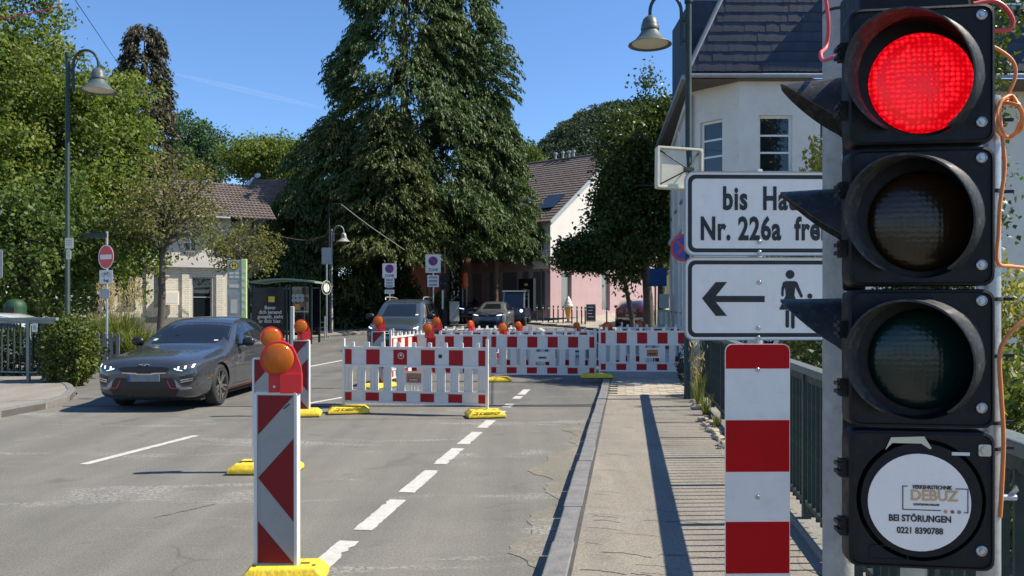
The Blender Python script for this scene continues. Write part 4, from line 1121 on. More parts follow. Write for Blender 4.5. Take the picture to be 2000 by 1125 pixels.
class Car:
    def __init__(s, name, label, loc, rz, st, paint, wheels, wr, W, group=None):
        s.t = thing(name, label, 'car', loc, rz, group); s.W = W; s.wr = wr
        me, s.bv = car_body(st, wheels, wr, W); me.materials.append(paint); s.paint = paint
        s.body = bpy.data.objects.new('body', me); link(s.body, s.t)
        for wy in wheels:
            for sx in (-1, 1): s.wheel(sx, wy)
        mb = MB(); mb.box(-W/2 + .16, W/2 - .16, wheels[0] - .5, wheels[1] + .5, .14, .3); mb.build('underbody', MT['rubber'], s.t)
    def wheel(s, sx, wy):
        r = s.wr; q = Matrix.Rotation(R(90), 4, 'Y')
        mb = MB(); mb.lathe([(r * .68, -.1), (r * .9, -.105), (r * .98, -.085), (r, -.06), (r, .06), (r * .98, .085), (r * .9, .105), (r * .68, .1)], 32, mat=q); mb.build('wheel', MT['tyre'], s.t, smooth=40, loc=(sx * (s.W / 2 - .115), wy, r))
        w = s.t.children[-1]
        mb = MB(); o = sx * .092
        mb.lathe([(r * .7, -.09), (r * .7, .09), (r * .66, .09), (r * .64, -.09)], 32, mat=q)
        for i in range(10):
            a = 2 * math.pi * i / 10 + (.12 if i % 2 else -.12)
            mb.bar((o * .8, .05 * math.cos(a), .05 * math.sin(a)), (o, r * .67 * math.cos(a), r * .67 * math.sin(a)), .03, .02, up=(1, 0, 0))
        mb.lathe([(.055, -.02), (.055, .02), (.0, .025)], 14, mat=Matrix.Translation((o * .8, 0, 0)) @ Matrix.Rotation(sx * R(90), 4, 'Y'))
        mb.build('rim', MT['rim'], w, smooth=40)
        mb = MB(); mb.lathe([(r * .6, 0), (.0, .001)], 24, mat=Matrix.Translation((sx * .02, 0, 0)) @ Matrix.Rotation(sx * R(90), 4, 'Y')); mb.build('brake_disc', MT['trim'], w)
    def patch(s, name, poly, mat, az=0.0, off=.004, parent=None, cuts=3, thick=0):
        """project a flat outline (u across, z up) on the body, looking along azimuth az (0 = from the front, 90 = from the -X side, -90 from the +X side, 180 from behind)"""
        a = R(az); d = Vector((math.sin(a), math.cos(a), 0)); u = Vector((math.cos(a), -math.sin(a), 0))
        bm = bmesh.new(); vs = [bm.verts.new((p[0], 0, p[1])) for p in poly]; bm.faces.new(vs)
        bmesh.ops.triangulate(bm, faces=bm.faces); bmesh.ops.subdivide_edges(bm, edges=bm.edges, cuts=cuts, use_grid_fill=True)
        last = None
        c = Vector((0, 2.2, 0)) if az % 180 else Vector((0, 0, 0))
        for v in bm.verts:
            o = Vector((0, 0, v.co.z)) + u * v.co.x - d * 9
            if abs(az) == 90: o = Vector((-9 if az > 0 else 9, v.co.x, v.co.z))
            hit = s.bv.ray_cast(o, d)
            if hit[0] is None:
                near = s.bv.find_nearest(o + d * 8); hit = near
            v.co = hit[0] - d * off
        bmesh.ops.recalc_face_normals(bm, faces=bm.faces)
        me = bpy.data.meshes.new(name); bm.to_mesh(me); bm.free(); me.materials.append(mat)
        me.polygons.foreach_set('use_smooth', [True] * len(me.polygons))
        o = bpy.data.objects.new(name, me)
        return link(o, parent or s.t)
    def sym(s, name, poly, mat, **kw): return [s.patch(name, poly, mat, **kw), s.patch(name, [(-a, b) for a, b in poly][::-1], mat, **kw)]
    def sides(s, name, poly, mat, which=(-1, 1), **kw): return [s.patch(name, poly if w > 0 else poly[::-1], mat, az=-90 if w > 0 else 90, **kw) for w in which]
    def mirrors(s, x, y, z, mat, k=1.0):
        for sx in (-1, 1):
            mb = MB(); mb.lathe([(.0, -.11), (.05, -.1), (.075, -.05), (.08, .02), (.07, .08), (.03, .11), (.0, .115)], 14, mat=Matrix.Translation((sx * (x + .1), y, z)) @ Matrix.Rotation(R(90), 4, 'Y') @ Matrix.Scale(k, 4) @ Matrix.Diagonal((1, .75, 1, 1)))
            mb.bar((sx * (x - .1), y + .02, z - .06), (sx * (x + .04), y, z - .04), .05, .03); mb.build('mirror', mat, s.t, smooth=50)
    def lines(s, segs, which=(-1, 1), w=.008):
        for (x0, z0, x1, z1) in segs:
            dx, dz = x1 - x0, z1 - z0; L = math.hypot(dx, dz); nx, nz = -dz / L * w / 2, dx / L * w / 2
            s.sides('panel_gap', [(x0 + nx, z0 + nz), (x1 + nx, z1 + nz), (x1 - nx, z1 - nz), (x0 - nx, z0 - nz)], MT['trim'], which, off=.002, cuts=5)
    def plate(s, z, y=None, az=0, w=.52, dark=False):
        hit = s.bv.ray_cast(Vector((0, -5 if az == 0 else 12, z)), Vector((0, 1 if az == 0 else -1, 0)))[0]
        yy = hit.y - .012 if az == 0 else hit.y + .012
        mb = MB(); mb.box(-w/2, w/2, yy - .006, yy + .006, z - .055, z + .055); o = mb.build('license_plate', MT['plate'], s.t, bevel=.003)
        mb = MB(); mb.box(-w/2 + .003, -w/2 + .045, yy - .008, yy - .005, z - .05, z + .05); mb.build('plate_band', MT['plateblue'], o)
        return yy
# --- the grey fastback
grey = carpaint('grey metallic paint', (.062, .068, .078), .5, .28)
ST = [(0, .33, .6, .6, .67, .5), (.04, .22, .76, .69, .76, .6), (.16, .18, .84, .74, .82, .66), (.5, .17, .89, .78, .87, .7), (.95, .17, .9, .81, .92, .71), (1.3, .17, .9, .84, .96, .72),
      (1.46, .17, .9, .87, .985, .79), (1.88, .17, .9, .9, 1.24, .71), (2.25, .17, .9, .91, 1.395, .64), (2.8, .17, .9, .92, 1.44, .61), (3.4, .17, .9, .94, 1.41, .59), (3.95, .17, .9, .96, 1.25, .52),
      (4.35, .22, .88, .96, 1.07, .5), (4.55, .28, .81, .92, .99, .5), (4.62, .36, .68, .84, .9, .45)]
cp0 = Vector((-5.66, 12.6, 0))
c = Car('parked_car', 'dark grey metallic fastback car driving past the first beacons', cp0, R(-1.5), ST, grey, (.93, 3.58), .335, 1.8)
c.t.name = 'passenger_car'; c.t.scale = (.955, 1, 1.01)
c.patch('windscreen', [(-.76, .995), (.76, .995), (.6, 1.345), (.34, 1.375), (-.34, 1.375), (-.6, 1.345)], MT['carglass'], cuts=6)
c.sides('side_window', [(1.72, .955), (2.58, .965), (2.55, 1.325), (2.3, 1.3), (2.0, 1.16)], MT['carglass'])
c.sides('side_window', [(2.66, .965), (3.42, 1.0), (3.3, 1.26), (3.0, 1.32), (2.62, 1.33)], MT['carglass'])
c.sides('side_window', [(3.5, 1.01), (3.85, 1.06), (3.4, 1.235)], MT['carglass'])
c.patch('rear_window', [(-.5, 1.06), (.5, 1.06), (.44, 1.3), (-.44, 1.3)], MT['carglass'], az=180)
_p = c.patch
def _lift(name, poly, mat, **kw): return _p(name, [(a, b + .085) for a, b in poly], mat, **kw)
c.patch = _lift
gr = c.patch('grille', [(-.42, .575), (-.36, .6), (-.2, .607), (0, .609), (.2, .607), (.36, .6), (.42, .575), (.36, .52), (.14, .512), (.1, .5), (-.1, .5), (-.14, .512), (-.36, .52)], MT['trim'], cuts=5)
c.patch('grille_trim', [(-.36, .523), (-.14, .516), (-.1, .503), (.1, .503), (.14, .516), (.36, .523), (.36, .512), (.15, .503), (.1, .491), (-.1, .491), (-.15, .503), (-.36, .512)], MT['chrome'], off=.008, parent=gr)
hl = c.sym('headlight', [(.47, .575), (.6, .556), (.74, .578), (.82, .63), (.80, .655), (.66, .64), (.54, .615)], MT['headlamp'], cuts=5)
for s_, o in ((1, hl[0]), (-1, hl[1])):
    for x, z in ((.55, .59), (.655, .6), (.755, .622)):
        q = [(x - .014, z - .024), (x + .012, z - .02), (x + .016, z + .024), (x - .01, z + .022)]
        c.patch('running_light', q if s_ > 0 else [(-a, b) for a, b in q][::-1], MT['drl'], off=.009, parent=o, cuts=2)
    q = [(.48, .578), (.53, .56), (.62, .545), (.62, .552), (.535, .568), (.5, .59)]
    c.patch('running_light', q if s_ > 0 else [(-a, b) for a, b in q][::-1], MT['drl'], off=.009, parent=o, cuts=2)
c.patch('lower_intake', [(-.46, .44), (.46, .44), (.56, .25), (.5, .16), (-.5, .16), (-.56, .25)], MT['trim'], cuts=5)
c.sym('air_curtain', [(.58, .46), (.83, .52), (.80, .4), (.72, .33), (.62, .34)], MT['trim'], cuts=4)
for z in (.40, .37): c.sym('curtain_fin', [(.6, z), (.77, z + .03), (.77, z + .04), (.6, z + .012)], MT['chrome'], off=.012, cuts=3)
red = M('red accent', (.5, .02, .03), .4)
c.sym('accent', [(.37, .4), (.39, .405), (.45, .295), (.56, .285), (.56, .272), (.43, .278)], red, off=.012, cuts=4)
c.sym('bumper_blade', [(.5, .42), (.56, .36), (.62, .3), (.74, .3), (.76, .27), (.6, .255), (.53, .3)], M('bright grey blade', (.3, .31, .33), .3, .6), off=.007, cuts=4)
yy = c.plate(.525)
# raised letters on the bonnet edge
hb = c.bv.ray_cast(Vector((0, -5, .725)), Vector((0, 1, 0)))[0]
mb = MB()
def stroke(a, b): mb.bar((a[0], hb.y - .012 + (a[1] - .64) * .6, a[1] + .085), (b[0], hb.y - .012 + (b[1] - .64) * .6, b[1] + .085), .013, .008)
for a, b in (((-.085, .628), (-.085, .652)), ((-.085, .64), (-.03, .654)), ((-.06, .645), (-.02, .628)), ((-.02, .628), (-.002, .652)), ((-.002, .628), (-.002, .654)), ((-.002, .628), (.04, .653)), ((.04, .653), (.085, .63)), ((.085, .63), (.085, .654))): stroke(a, b)
mb.build('emblem', MT['chrome'], c.t)
c.patch = _p
c.mirrors(.93, 1.82, 1.0, MT['trim'])
c.lines([(1.55, .32, 1.52, .85), (2.63, .3, 2.62, .94), (3.42, .45, 3.5, .98), (1.52, .3, 3.3, .3)], which=(1, -1))
c.sides('door_handle', [(2.4, .8), (2.58, .81), (2.58, .785), (2.4, .775)], grey, off=.02, cuts=2); c.sides('door_handle', [(3.24, .83), (3.4, .84), (3.4, .815), (3.24, .805)], grey, off=.02, cuts=2)
c.sides('sill_accent', [(1.4, .235), (3.1, .235), (3.1, .205), (1.4, .205)], red, off=.006, cuts=5)
c.sides('window_trim', [(1.68, .94), (3.5, .985), (3.5, .972), (1.68, .927)], MT['trim'], off=.006, cuts=6)
# parking disc and stickers behind the glass
c.patch('windscreen_sticker', [(.5, 1.03), (.57, 1.03), (.57, 1.045), (.5, 1.045)], MT['white'], off=.006, cuts=1)
c.patch('windscreen_sticker', [(-.62, 1.03), (-.55, 1.03), (-.53, 1.06), (-.6, 1.06)], MT['lime'], off=.006, cuts=1)
c.patch('wiper', [(-.6, 1.0), (.0, 1.02), (.0, 1.01), (-.6, .985)], MT['trim'], off=.012, cuts=4)

# --- the van
vp = carpaint('grey blue van paint', (.05, .068, .077), .35, .34)
VT = [(0, .35, .68, .72, .8, .55), (.06, .26, .84, .82, .9, .66), (.2, .22, .93, .9, 1.0, .74), (.6, .2, .96, .98, 1.1, .78), (.95, .2, .965, 1.05, 1.17, .8), (1.15, .2, .965, 1.1, 1.28, .8), (1.55, .2, .965, 1.13, 1.58, .76), (1.95, .2, .965, 1.15, 1.82, .74),
      (2.5, .2, .965, 1.15, 1.88, .75), (3.6, .2, .965, 1.15, 1.89, .75), (4.6, .2, .965, 1.15, 1.86, .74), (4.95, .25, .95, 1.14, 1.72, .72), (5.1, .35, .9, 1.1, 1.5, .68), (5.14, .45, .84, 1.0, 1.3, .6)]
v0 = at(766, 0, 27.4)
v = Car('passenger_van', 'grey blue passenger van waiting behind the barriers', (v0.x, 27.4, 0), R(-3), VT, vp, (.9, 4.1), .34, 1.93); v.t['category'] = 'van'
v.patch('windscreen', [(-.78, 1.26), (.78, 1.26), (.68, 1.75), (-.68, 1.75)], MT['carglass'], cuts=6)
v.sides('side_window', [(1.5, 1.2), (2.45, 1.2), (2.4, 1.7), (1.95, 1.68)], MT['carglass']); v.sides('side_window', [(2.58, 1.2), (3.75, 1.2), (3.75, 1.71), (2.53, 1.71)], MT['carglass']); v.sides('side_window', [(3.85, 1.2), (4.7, 1.2), (4.6, 1.68), (3.85, 1.7)], MT['carglass'])
v.patch('grille', [(-.46, .84), (.46, .84), (.42, .62), (-.42, .62)], MT['trim'], cuts=4)
for z in (.69, .77): v.patch('grille_bar', [(-.42, z), (.42, z), (.42, z + .025), (-.42, z + .025)], MT['chrome'], off=.012, cuts=4)
hb = v.bv.ray_cast(Vector((0, -5, .74)), Vector((0, 1, 0)))[0]
mb = MB(); Tm = Matrix.Translation((0, hb.y - .03, .74))
mb.x = Tm; ringmesh(mb, disc(.12, 26), disc(.102, 26), -.01, .01)
for a in (90, 210, 330): mb.bar((0, 0, 0), (.108 * math.cos(R(a)), 0, .108 * math.sin(R(a))), .022, .016, up=(0, 1, 0))
mb.build('emblem', MT['chrome'], v.t)
v.sym('headlight', [(.5, .86), (.66, .95), (.86, 1.02), (.86, .9), (.66, .82)], MT['headlamp'], cuts=4); v.sym('running_light', [(.7, .88), (.84, .93), (.84, .9), (.7, .85)], MT['drl'], off=.009, cuts=2)
v.patch('lower_intake', [(-.55, .5), (.55, .5), (.6, .32), (-.6, .32)], MT['trim'], cuts=4); v.plate(.56); v.mirrors(.98, 1.45, 1.26, MT['trim'], 1.35)
v.lines([(1.4, .4, 1.42, 1.12), (2.5, .35, 2.5, 1.15), (3.8, .35, 3.8, 1.15)], w=.012); v.patch('windscreen_sticker', [(.58, 1.3), (.68, 1.3), (.68, 1.34), (.58, 1.34)], MT['white'], off=.006, cuts=1)
for sx in (-1, 1): mb = MB(); mb.tube(curve_pts([(sx * .68, 2.2, 1.84), (sx * .7, 2.35, 1.93), (sx * .7, 3.3, 1.945), (sx * .7, 4.3, 1.92), (sx * .68, 4.5, 1.83)], 4), .02, 8); mb.build('roof_rail', MT['galv'], v.t)

# --- compact silver car coming the other way
SVT = [(0, .4, .6, .66, .74, .48), (.05, .28, .76, .74, .84, .58), (.18, .22, .84, .8, .9, .66), (.5, .2, .875, .85, .95, .68), (.95, .2, .88, .9, 1.0, .7), (1.25, .2, .88, .95, 1.06, .7), (1.6, .2, .88, .98, 1.27, .63), (1.95, .2, .88, 1.0, 1.45, .6), (2.5, .2, .88, 1.0, 1.5, .59), (3.2, .2, .88, 1.02, 1.47, .57), (3.75, .22, .87, 1.03, 1.32, .55), (4.1, .28, .84, 1.02, 1.12, .55), (4.25, .4, .75, .9, .98, .5)]
def suv(label, loc, rz, paint, name='passenger_car', front=True):
    s = Car(name, label, loc, rz, SVT, paint, (.85, 3.4), .335, 1.76)
    s.patch('windscreen', [(-.66, 1.08), (.66, 1.08), (.54, 1.4), (-.54, 1.4)], MT['carglass'], cuts=5)
    s.sides('side_window', [(1.5, 1.04), (2.35, 1.04), (2.3, 1.4), (1.9, 1.36)], MT['carglass']); s.sides('side_window', [(2.45, 1.04), (3.5, 1.08), (3.1, 1.38), (2.4, 1.41)], MT['carglass'])
    s.patch('rear_window', [(-.56, 1.1), (.56, 1.1), (.46, 1.4), (-.46, 1.4)], MT['carglass'], az=180, cuts=4)
    s.mirrors(.9, 1.5, 1.08, MT['trim'])
    if front:
        s.patch('grille', [(-.5, .8), (.5, .8), (.46, .68), (-.46, .68)], MT['trim'], cuts=4)
        s.sym('headlight', [(.46, .8), (.8, .86), (.82, .78), (.48, .72)], MT['headlamp'], cuts=4); s.sym('running_light', [(.47, .775), (.8, .83), (.8, .785), (.48, .74)], MT['drl'], off=.009, cuts=3)
        s.patch('lower_intake', [(-.66, .5), (.66, .5), (.62, .32), (-.62, .32)], MT['trim'], cuts=4); s.plate(.55)
        hb = s.bv.ray_cast(Vector((0, -5, .765)), Vector((0, 1, 0)))[0]
        mb = MB(); mb.x = Matrix.Translation((0, hb.y - .02, .765)); ringmesh(mb, disc(.07, 22), disc(.058, 22), -.008, .008)
        for a, b in (((-.05, .03), (-.02, -.045)), ((-.02, -.045), (0, 0)), ((0, 0), (.02, -.045)), ((.02, -.045), (.05, .03)), ((-.02, .05), (0, .01)), ((0, .01), (.02, .05))): mb.bar((a[0], 0, a[1]), (b[0], 0, b[1]), .01, .008, up=(0, 1, 0))
        mb.build('emblem', MT['chrome'], s.t)
    else:
        s.sym('tail_light', [(.4, .9), (.84, .95), (.84, .84), (.45, .82)], MT['tail'], az=180, off=.006, cuts=4); s.plate(.62, az=180)
        s.patch('rear_bumper', [(-.7, .5), (.7, .5), (.66, .36), (-.66, .36)], MT['signback'], az=180, cuts=4)
    return s
silver = carpaint('silver grey paint', (.19, .19, .19), .5, .3)
sp = at(952, 0, 41.6); suv('compact silver grey car with bright running lights behind the rear barriers', (sp.x, 41.6, tz(43.2)), R(-8), silver)
redp = carpaint('dark red paint', (.045, .004, .008), .3, .3)
sp = at(1243, 0, 44); suv('dark red car parked in the tree shade by the plaza', (sp.x + .5, 47.6, tz(45.5)), R(168), redp, front=False)
dk = carpaint('dark blue paint', (.015, .02, .03), .4, .3)
sp = at(922, 0, 46.6); suv('dark car following the compact silver car', (sp.x, 46.8, tz(48.6)), R(14), dk)
sp = at(893, 0, 64); suv('dark car at the far bend in front of the dim shopfront', (sp.x, 63, tz(64) + .5), R(-60), dk, front=False)
wh = carpaint('silver white paint', (.5, .51, .52), .1, .35)
sp = at(640, 0, 40); suv('pale silver car parked behind the bus shelter', (sp.x - 1.2, 40.5, tz(40)), R(75), wh, front=False)
sp = at(30, 0, 21); suv('white car roof showing above the pale green railing', (sp.x - 2.2, 21.4, -.05), R(80), carpaint('white paint', (.7, .7, .7), 0, .35), front=False)
sp = at(178, 0, 23.5); suv('pale car nose showing between lamp post and hedge', (sp.x, 23.5, -.05), R(92), wh, front=True)
# --- small utility cart
Y = 45.5; k = Y / FOC; g = tz(Y); p = at(1003, 0, Y)
t = thing('utility_cart', 'small open utility cart with an upright windscreen behind the silver car', 'utility vehicle', (p.x, Y, g), R(-10))
cb = carpaint('dark blue cart paint', (.02, .03, .06), .2, .35)
mb = MB(); mb.prism(rrect(1.3, .62, .12, 4, 0, .72), -.1, 2.4); mb.build('body', cb, t, smooth=40)
for x in (-.6, .6):
    mb = MB(); mb.bar((x, 0, 1.0), (x * .95, .25, 1.92), .07, .07); mb.build('frame_post', MT['signback'], t)
    mb = MB(); mb.bar((x, 1.5, 1.0), (x, 1.5, 1.92), .06, .06); mb.build('frame_post', MT['signback'], t)
mb = MB(); mb.box(-.68, .68, .1, 1.7, 1.92, 2.0); mb.build('roof', MT['trim'], t, bevel=.02); mb = MB(); mb.box(-.66, .66, .06, .12, 1.9, 1.98); mb.build('roof_lip', MT['white'], t)
mb = MB(); mb.add([(-.56, .02, 1.05), (.56, .02, 1.05), (.52, .24, 1.9), (-.52, .24, 1.9)], [(0, 1, 2, 3)]); mb.build('windscreen', MT['carglass'], t)
for x in (-.45, .45): mb = MB(); mb.lathe([(.09, 0), (.08, .03), (0, .04)], 16, mat=Matrix.Translation((x, -.1, .85)) @ RX); mb.build('headlight', MT['drl'], t)
for x in (-.55, .55):
    for y in (.35, 1.9): mb = MB(); mb.lathe([(.1, -.1), (.27, -.1), (.3, -.05), (.3, .05), (.27, .1), (.1, .1)], 20, mat=Matrix.Translation((x, y, .3)) @ Matrix.Rotation(R(90), 4, 'Y')); mb.build('wheel', MT['tyre'], t, smooth=40)
# ------------------------------------------------------------------ buildings
def wall(name, parent, mat, W, z0, z1, holes, loc, rz, depth=.14, gable=None):
    """a wall from x=0 to W facing -Y, with real openings (x0, x1, z0, z1) and their reveals"""
    xs = sorted({0, W, *[h[0] for h in holes], *[h[1] for h in holes]}); zs = sorted({z0, z1, *[h[2] for h in holes], *[h[3] for h in holes]})
    mb = MB()
    for xa, xb in zip(xs, xs[1:]):
        for za, zb in zip(zs, zs[1:]):
            xm, zm = (xa + xb) / 2, (za + zb) / 2
            if any(h[0] < xm < h[1] and h[2] < zm < h[3] for h in holes): continue
            mb.add([(xa, 0, za), (xb, 0, za), (xb, 0, zb), (xa, 0, zb)], [(0, 1, 2, 3)])
    for (a, b, c, d) in holes:
        mb.add([(a, 0, c), (b, 0, c), (b, 0, d), (a, 0, d), (a, depth, c), (b, depth, c), (b, depth, d), (a, depth, d)], [(0, 4, 5, 1), (1, 5, 6, 2), (2, 6, 7, 3), (3, 7, 4, 0)])
    if gable: mb.add([(0, 0, z1), (W, 0, z1), (gable[0], 0, gable[1])], [(0, 1, 2)])
    return mb.build(name, mat, parent, loc=loc, rot=(0, 0, rz))
def window(w, hole, bars=(), vbars=(), depth=.1, fw=.06, glass='glass', frame='frame', sill=True, name='window'):
    a, b, c, d = hole; mb = MB()
    ringmesh(mb, [(a, c), (b, c), (b, d), (a, d)], [(a + fw, c + fw), (b - fw, c + fw), (b - fw, d - fw), (a + fw, d - fw)], depth - .03, depth + .03)
    for z in bars: mb.box(a + fw, b - fw, depth - .025, depth + .02, z - fw * .4, z + fw * .4)
    for x in vbars: mb.box(x - fw * .4, x + fw * .4, depth - .024, depth + .021, c + fw, d - fw)
    o = mb.build(name, MT[frame] if isinstance(frame, str) else frame, w)
    # sub-parts stay at the third level: they hang on the wall beside their frame
    zs = [c + fw] + sorted(bars) + [d - fw]
    for z0, z1 in zip(zs, zs[1:]):
        m = MB(); m.box(a + fw, b - fw, depth + .002, depth + .012, z0, z1); m.build('pane', MT[glass], w)
    if sill: m = MB(); m.box(a - .06, b + .06, -.07, depth, c - .06, c); m.build('window_sill', MT['zinc'], w)
    return o
# --- the white villa with the slate roof
vl = thing('villa', 'white rendered villa with a steep blue slate roof and faceted bay', 'building')
foot_ = [(7.2, 37.5), (5.85, 27.4), (7.2, 25.95), (9.5, 25.95), (11.0, 27.2), (20, 27.2)]
ZE = 8.85
def face(i): a, b = Vector(foot_[i]), Vector(foot_[i + 1]); return a, (b - a).length, math.atan2((b - a).y, (b - a).x)
k26 = 26 / FOC
for i in range(5):
    a, L, rz = face(i)
    H = []
    zt_, zb_ = EYE + (596 - 226) * k26, EYE + (596 - 338) * k26
    if i == 1: H = [(.52, 1.36, zb_, zt_), (.52, 1.36, 1.2, 3.1)]
    if i == 2: H = [(.62, 1.68, zb_, zt_), (.62, 1.68, 1.2, 3.1)]
    if i == 3: H = [(.5, 1.4, zb_, zt_)]
    if i == 4: H = [(1.0, 2.1, zb_, zt_), (4.2, 5.3, zb_, zt_)]
    if i == 0: H = [(1.5, 2.4, 5.4, 7.4), (1.5, 2.4, 1.4, 3.6), (4.5, 5.4, 5.4, 7.4), (4.5, 5.4, 1.4, 3.6), (7.5, 8.4, 5.4, 7.4), (7.5, 8.4, 1.4, 3.6)]
    w = wall('wall', vl, MT['stucco'], L, -1.2, ZE, H, (a.x, a.y, 0), rz, .2)
    for h in H: window(w, h, (h[2] + (h[3] - h[2]) * .36, h[2] + (h[3] - h[2]) * .66), depth=.15, fw=.075)
a, L, rz = face(0)
for z in (.35, 4.3, 8.2): mb = MB(); mb.box(-.02, L, -.1, 0, z, z + .18); mb.build('string_course', MT['stucco'], vl, loc=(a.x, a.y, 0), rot=(0, 0, rz))
for x in (3.2, 6.5): mb = MB(); mb.box(x, x + .3, -.07, 0, .5, 8.2); mb.build('pilaster', MT['stucco'], vl, loc=(a.x, a.y, 0), rot=(0, 0, rz))
# eaves, gutter, roof planes
EY, EX = 25.62, 5.45
hipa = Vector((EX, EY, 8.9)); hipb = hipa + Vector((1.42, .38, 2.95)) * .96; back = Vector((6.75, 38.3, 8.9)); backb = back + Vector((1.9, -.6, 3.98)); eR = Vector((20, EY, 8.9)); eRb = Vector((20, hipb.y, hipb.z))
mb = MB(); mb.add([hipa, eR, eRb, hipb], [(0, 1, 2, 3)]); mb.build('roof_front', MT['slate_b'], vl)
mb = MB(); mb.add([back, hipa, hipb, backb], [(0, 1, 2, 3)]); mb.build('roof_side', MT['slate_b'], vl)
mb = MB(); mb.add([hipb, eRb, Vector((20, 38, hipb.z + .4)), backb], [(0, 1, 2, 3)]); mb.build('roof_top', MT['slate_b'], vl)
mb = MB(); mb.tube([hipa + Vector((.02, 0, .05)), hipb], .075, 8); mb.build('hip_ridge', MT['zinc'], vl, smooth=40)
mb = MB(); mb.box(EX - .02, 20, EY - .08, EY + .05, 8.76, 8.88); mb.build('gutter', MT['zinc'], vl, bevel=.03)
mb = MB(); mb.bar(hipa + Vector((-.06, .05, -.1)), back + Vector((-.06, 0, -.1)), .13, .14); mb.build('gutter', MT['zinc'], vl)
mb = MB(); mb.add([(EX, EY + .05, 8.74), (20, EY + .05, 8.74), (20, 27.6, 8.74), (7.3, 38, 8.74), (6.75, 38.3, 8.74)], [(0, 1, 2, 3, 4)]); mb.build('soffit', MT['soffit'], vl)
mb = MB(); mb.tube([(5.95, 27.15, -.5), (5.95, 27.15, 8.6)], .05, 10); mb.build('downpipe', MT['zinc'], vl)
# slates, one by one where they show
sl = MB(); pts = [(0, 0)] + [(.16 + .14 * math.sin(q), .16 - .16 * math.cos(q)) for q in (0, .5, 1.0, 1.57)] + [(.3, .5), (0, .5)]
sl.slab(pts, 0, .012)
SLM = []
for mt in ('slate', 'slate_b', 'slate_c'): SLM.append(sl.mesh('slate', MT[mt]))
un = (eRb - eR); un = Vector((0, un.y, un.z)).normalized(); ang = math.atan2(un.z, un.y)
random.seed(9); rest = MB(); ns = 0
for r in range(9):
    base = hipa.lerp(hipb, 0) + un * (r * .325 + .06)
    hx = hipa.x + (hipb.x - hipa.x) * ((base.z - hipa.z) / (hipb.z - hipa.z))
    x = hx + .1 + (r % 2) * .1
    while x < 19.5:
        px = 1000 + FOC * x / base.y; seen = px < 1612 or 1935 < px < 2010
        lc = Vector((x, base.y - .03, base.z)) + Vector((0, random.uniform(-.006, .0), random.uniform(-.01, .01)))
        rt = (ang - R(3), R(random.uniform(-1, 1)), 0)
        if seen and ns < 295 and base.z < 11.9: inst(random.choice(SLM), 'slate', vl, lc, rt); ns += 1
        else:
            rest.x = Matrix.Translation(lc) @ Matrix.Rotation(rt[0], 4, 'X'); rest.slab(pts, 0, .012); rest.x = None
        x += .225
tag(rest.build('remaining_slates', MT['slate'], vl), kind='stuff')
# dormer
w = wall('dormer_wall', vl, MT['slate_b'], 6.6, 11.0, 12.2, [(.2, 1.2, 11.1, 12.05), (2.2, 3.2, 11.1, 12.05), (4.7, 5.7, 11.1, 12.05)], (10.75, 25.8, 0), 0, .1)
for x in (.2, 2.2, 4.7): window(w, (x, x + 1.0, 11.1, 12.05), (11.5,), (x + .5,), sill=False, fw=.09)
mb = MB(); mb.box(6.75, 9.5, 31.0, 34.5, 8.9, 13.2); mb.build('side_dormer', MT['slate_b'], vl)
mb = MB(); mb.box(10.6, 17.5, 25.7, 28.5, 12.2, 12.3); mb.build('dormer_roof', MT['zinc'], vl)
mb = MB(); mb.box(10.7, 17.4, 25.66, 25.8, 10.92, 11.02); mb.build('dormer_sill', MT['zinc'], vl)

# --- the pink shop with the brown roof
MT['pink'] = M('dusty pink render', (.4, .27, .27), .85, var=.08, scale=2, bump=.15, dirt=.2, dirtcol=(.35, .28, .27))
MT['offwhite'] = M('off-white render', (.58, .55, .52), .85, var=.06, scale=1.5, bump=.15, dirt=.2, dirtcol=(.5, .46, .43))
MT['browntile'] = M('brown grey roof tile', (.13, .1, .088), .8, var=.3, scale=3, bump=.4, bscale=25, dirt=.4, dirtcol=(.2, .18, .16))
MT['shopwin'] = glassmat('shop window', (.16, .165, .16), .08)
sh = thing('shop_building', 'shop with pink ground floor, white gable and brown roof behind the plaza', 'building')
C0 = Vector((2.25, 48.0)); da, db = Vector((-.78, .62)).normalized(), Vector((.62, .78)).normalized(); LA, LB = 6.8, 13.7; gz0 = .9; ZEV, ZRG = 6.8, 11.4
A1 = C0 + da * LA; B1 = C0 + db * LB
rzA = math.atan2(-da.y, -da.x); rzB = math.atan2(db.y, db.x)
H = [(.4, 1.5, 1.35, 3.7), (2.0, 2.7, 1.6, 3.7), (3.0, 4.3, 1.6, 3.7), (4.55, 5.2, 1.6, 3.7), (5.35, 6.4, 1.35, 3.7)]
wA = wall('ground_floor', sh, MT['pink'], LA, gz0, 4.4, H, (A1.x, A1.y, 0), rzA, .25)
for h in H: window(wA, h, (), (), depth=.18, fw=.05, glass='shopwin', frame='signback', sill=False, name='shop_window')
H = [(2.4, 3.1, 4.6, 6.2), (5.0, 5.55, 4.7, 6.2), (5.75, 6.3, 4.7, 6.2)]
w = wall('upper_floor', sh, MT['offwhite'], LA, 4.4, ZEV + .1, H, (A1.x, A1.y, 0), rzA, .2)
for h in H: window(w, h, (5.2,), (), depth=.12, fw=.06)
H = [(1.1, 2.2, 1.3, 3.6), (5.6, 6.6, 1.3, 3.7)]
w = wall('gable_ground_floor', sh, MT['pink'], LB, gz0, 4.4, H, (C0.x, C0.y, 0), rzB, .25)
for h in H: window(w, h, (), (), depth=.18, fw=.05, glass='shopwin', frame='signback', sill=False, name='shop_window')
w = wall('gable_wall', sh, MT['offwhite'], LB, 4.4, ZEV, [], (C0.x, C0.y, 0), rzB, gable=(LB / 2, ZRG))
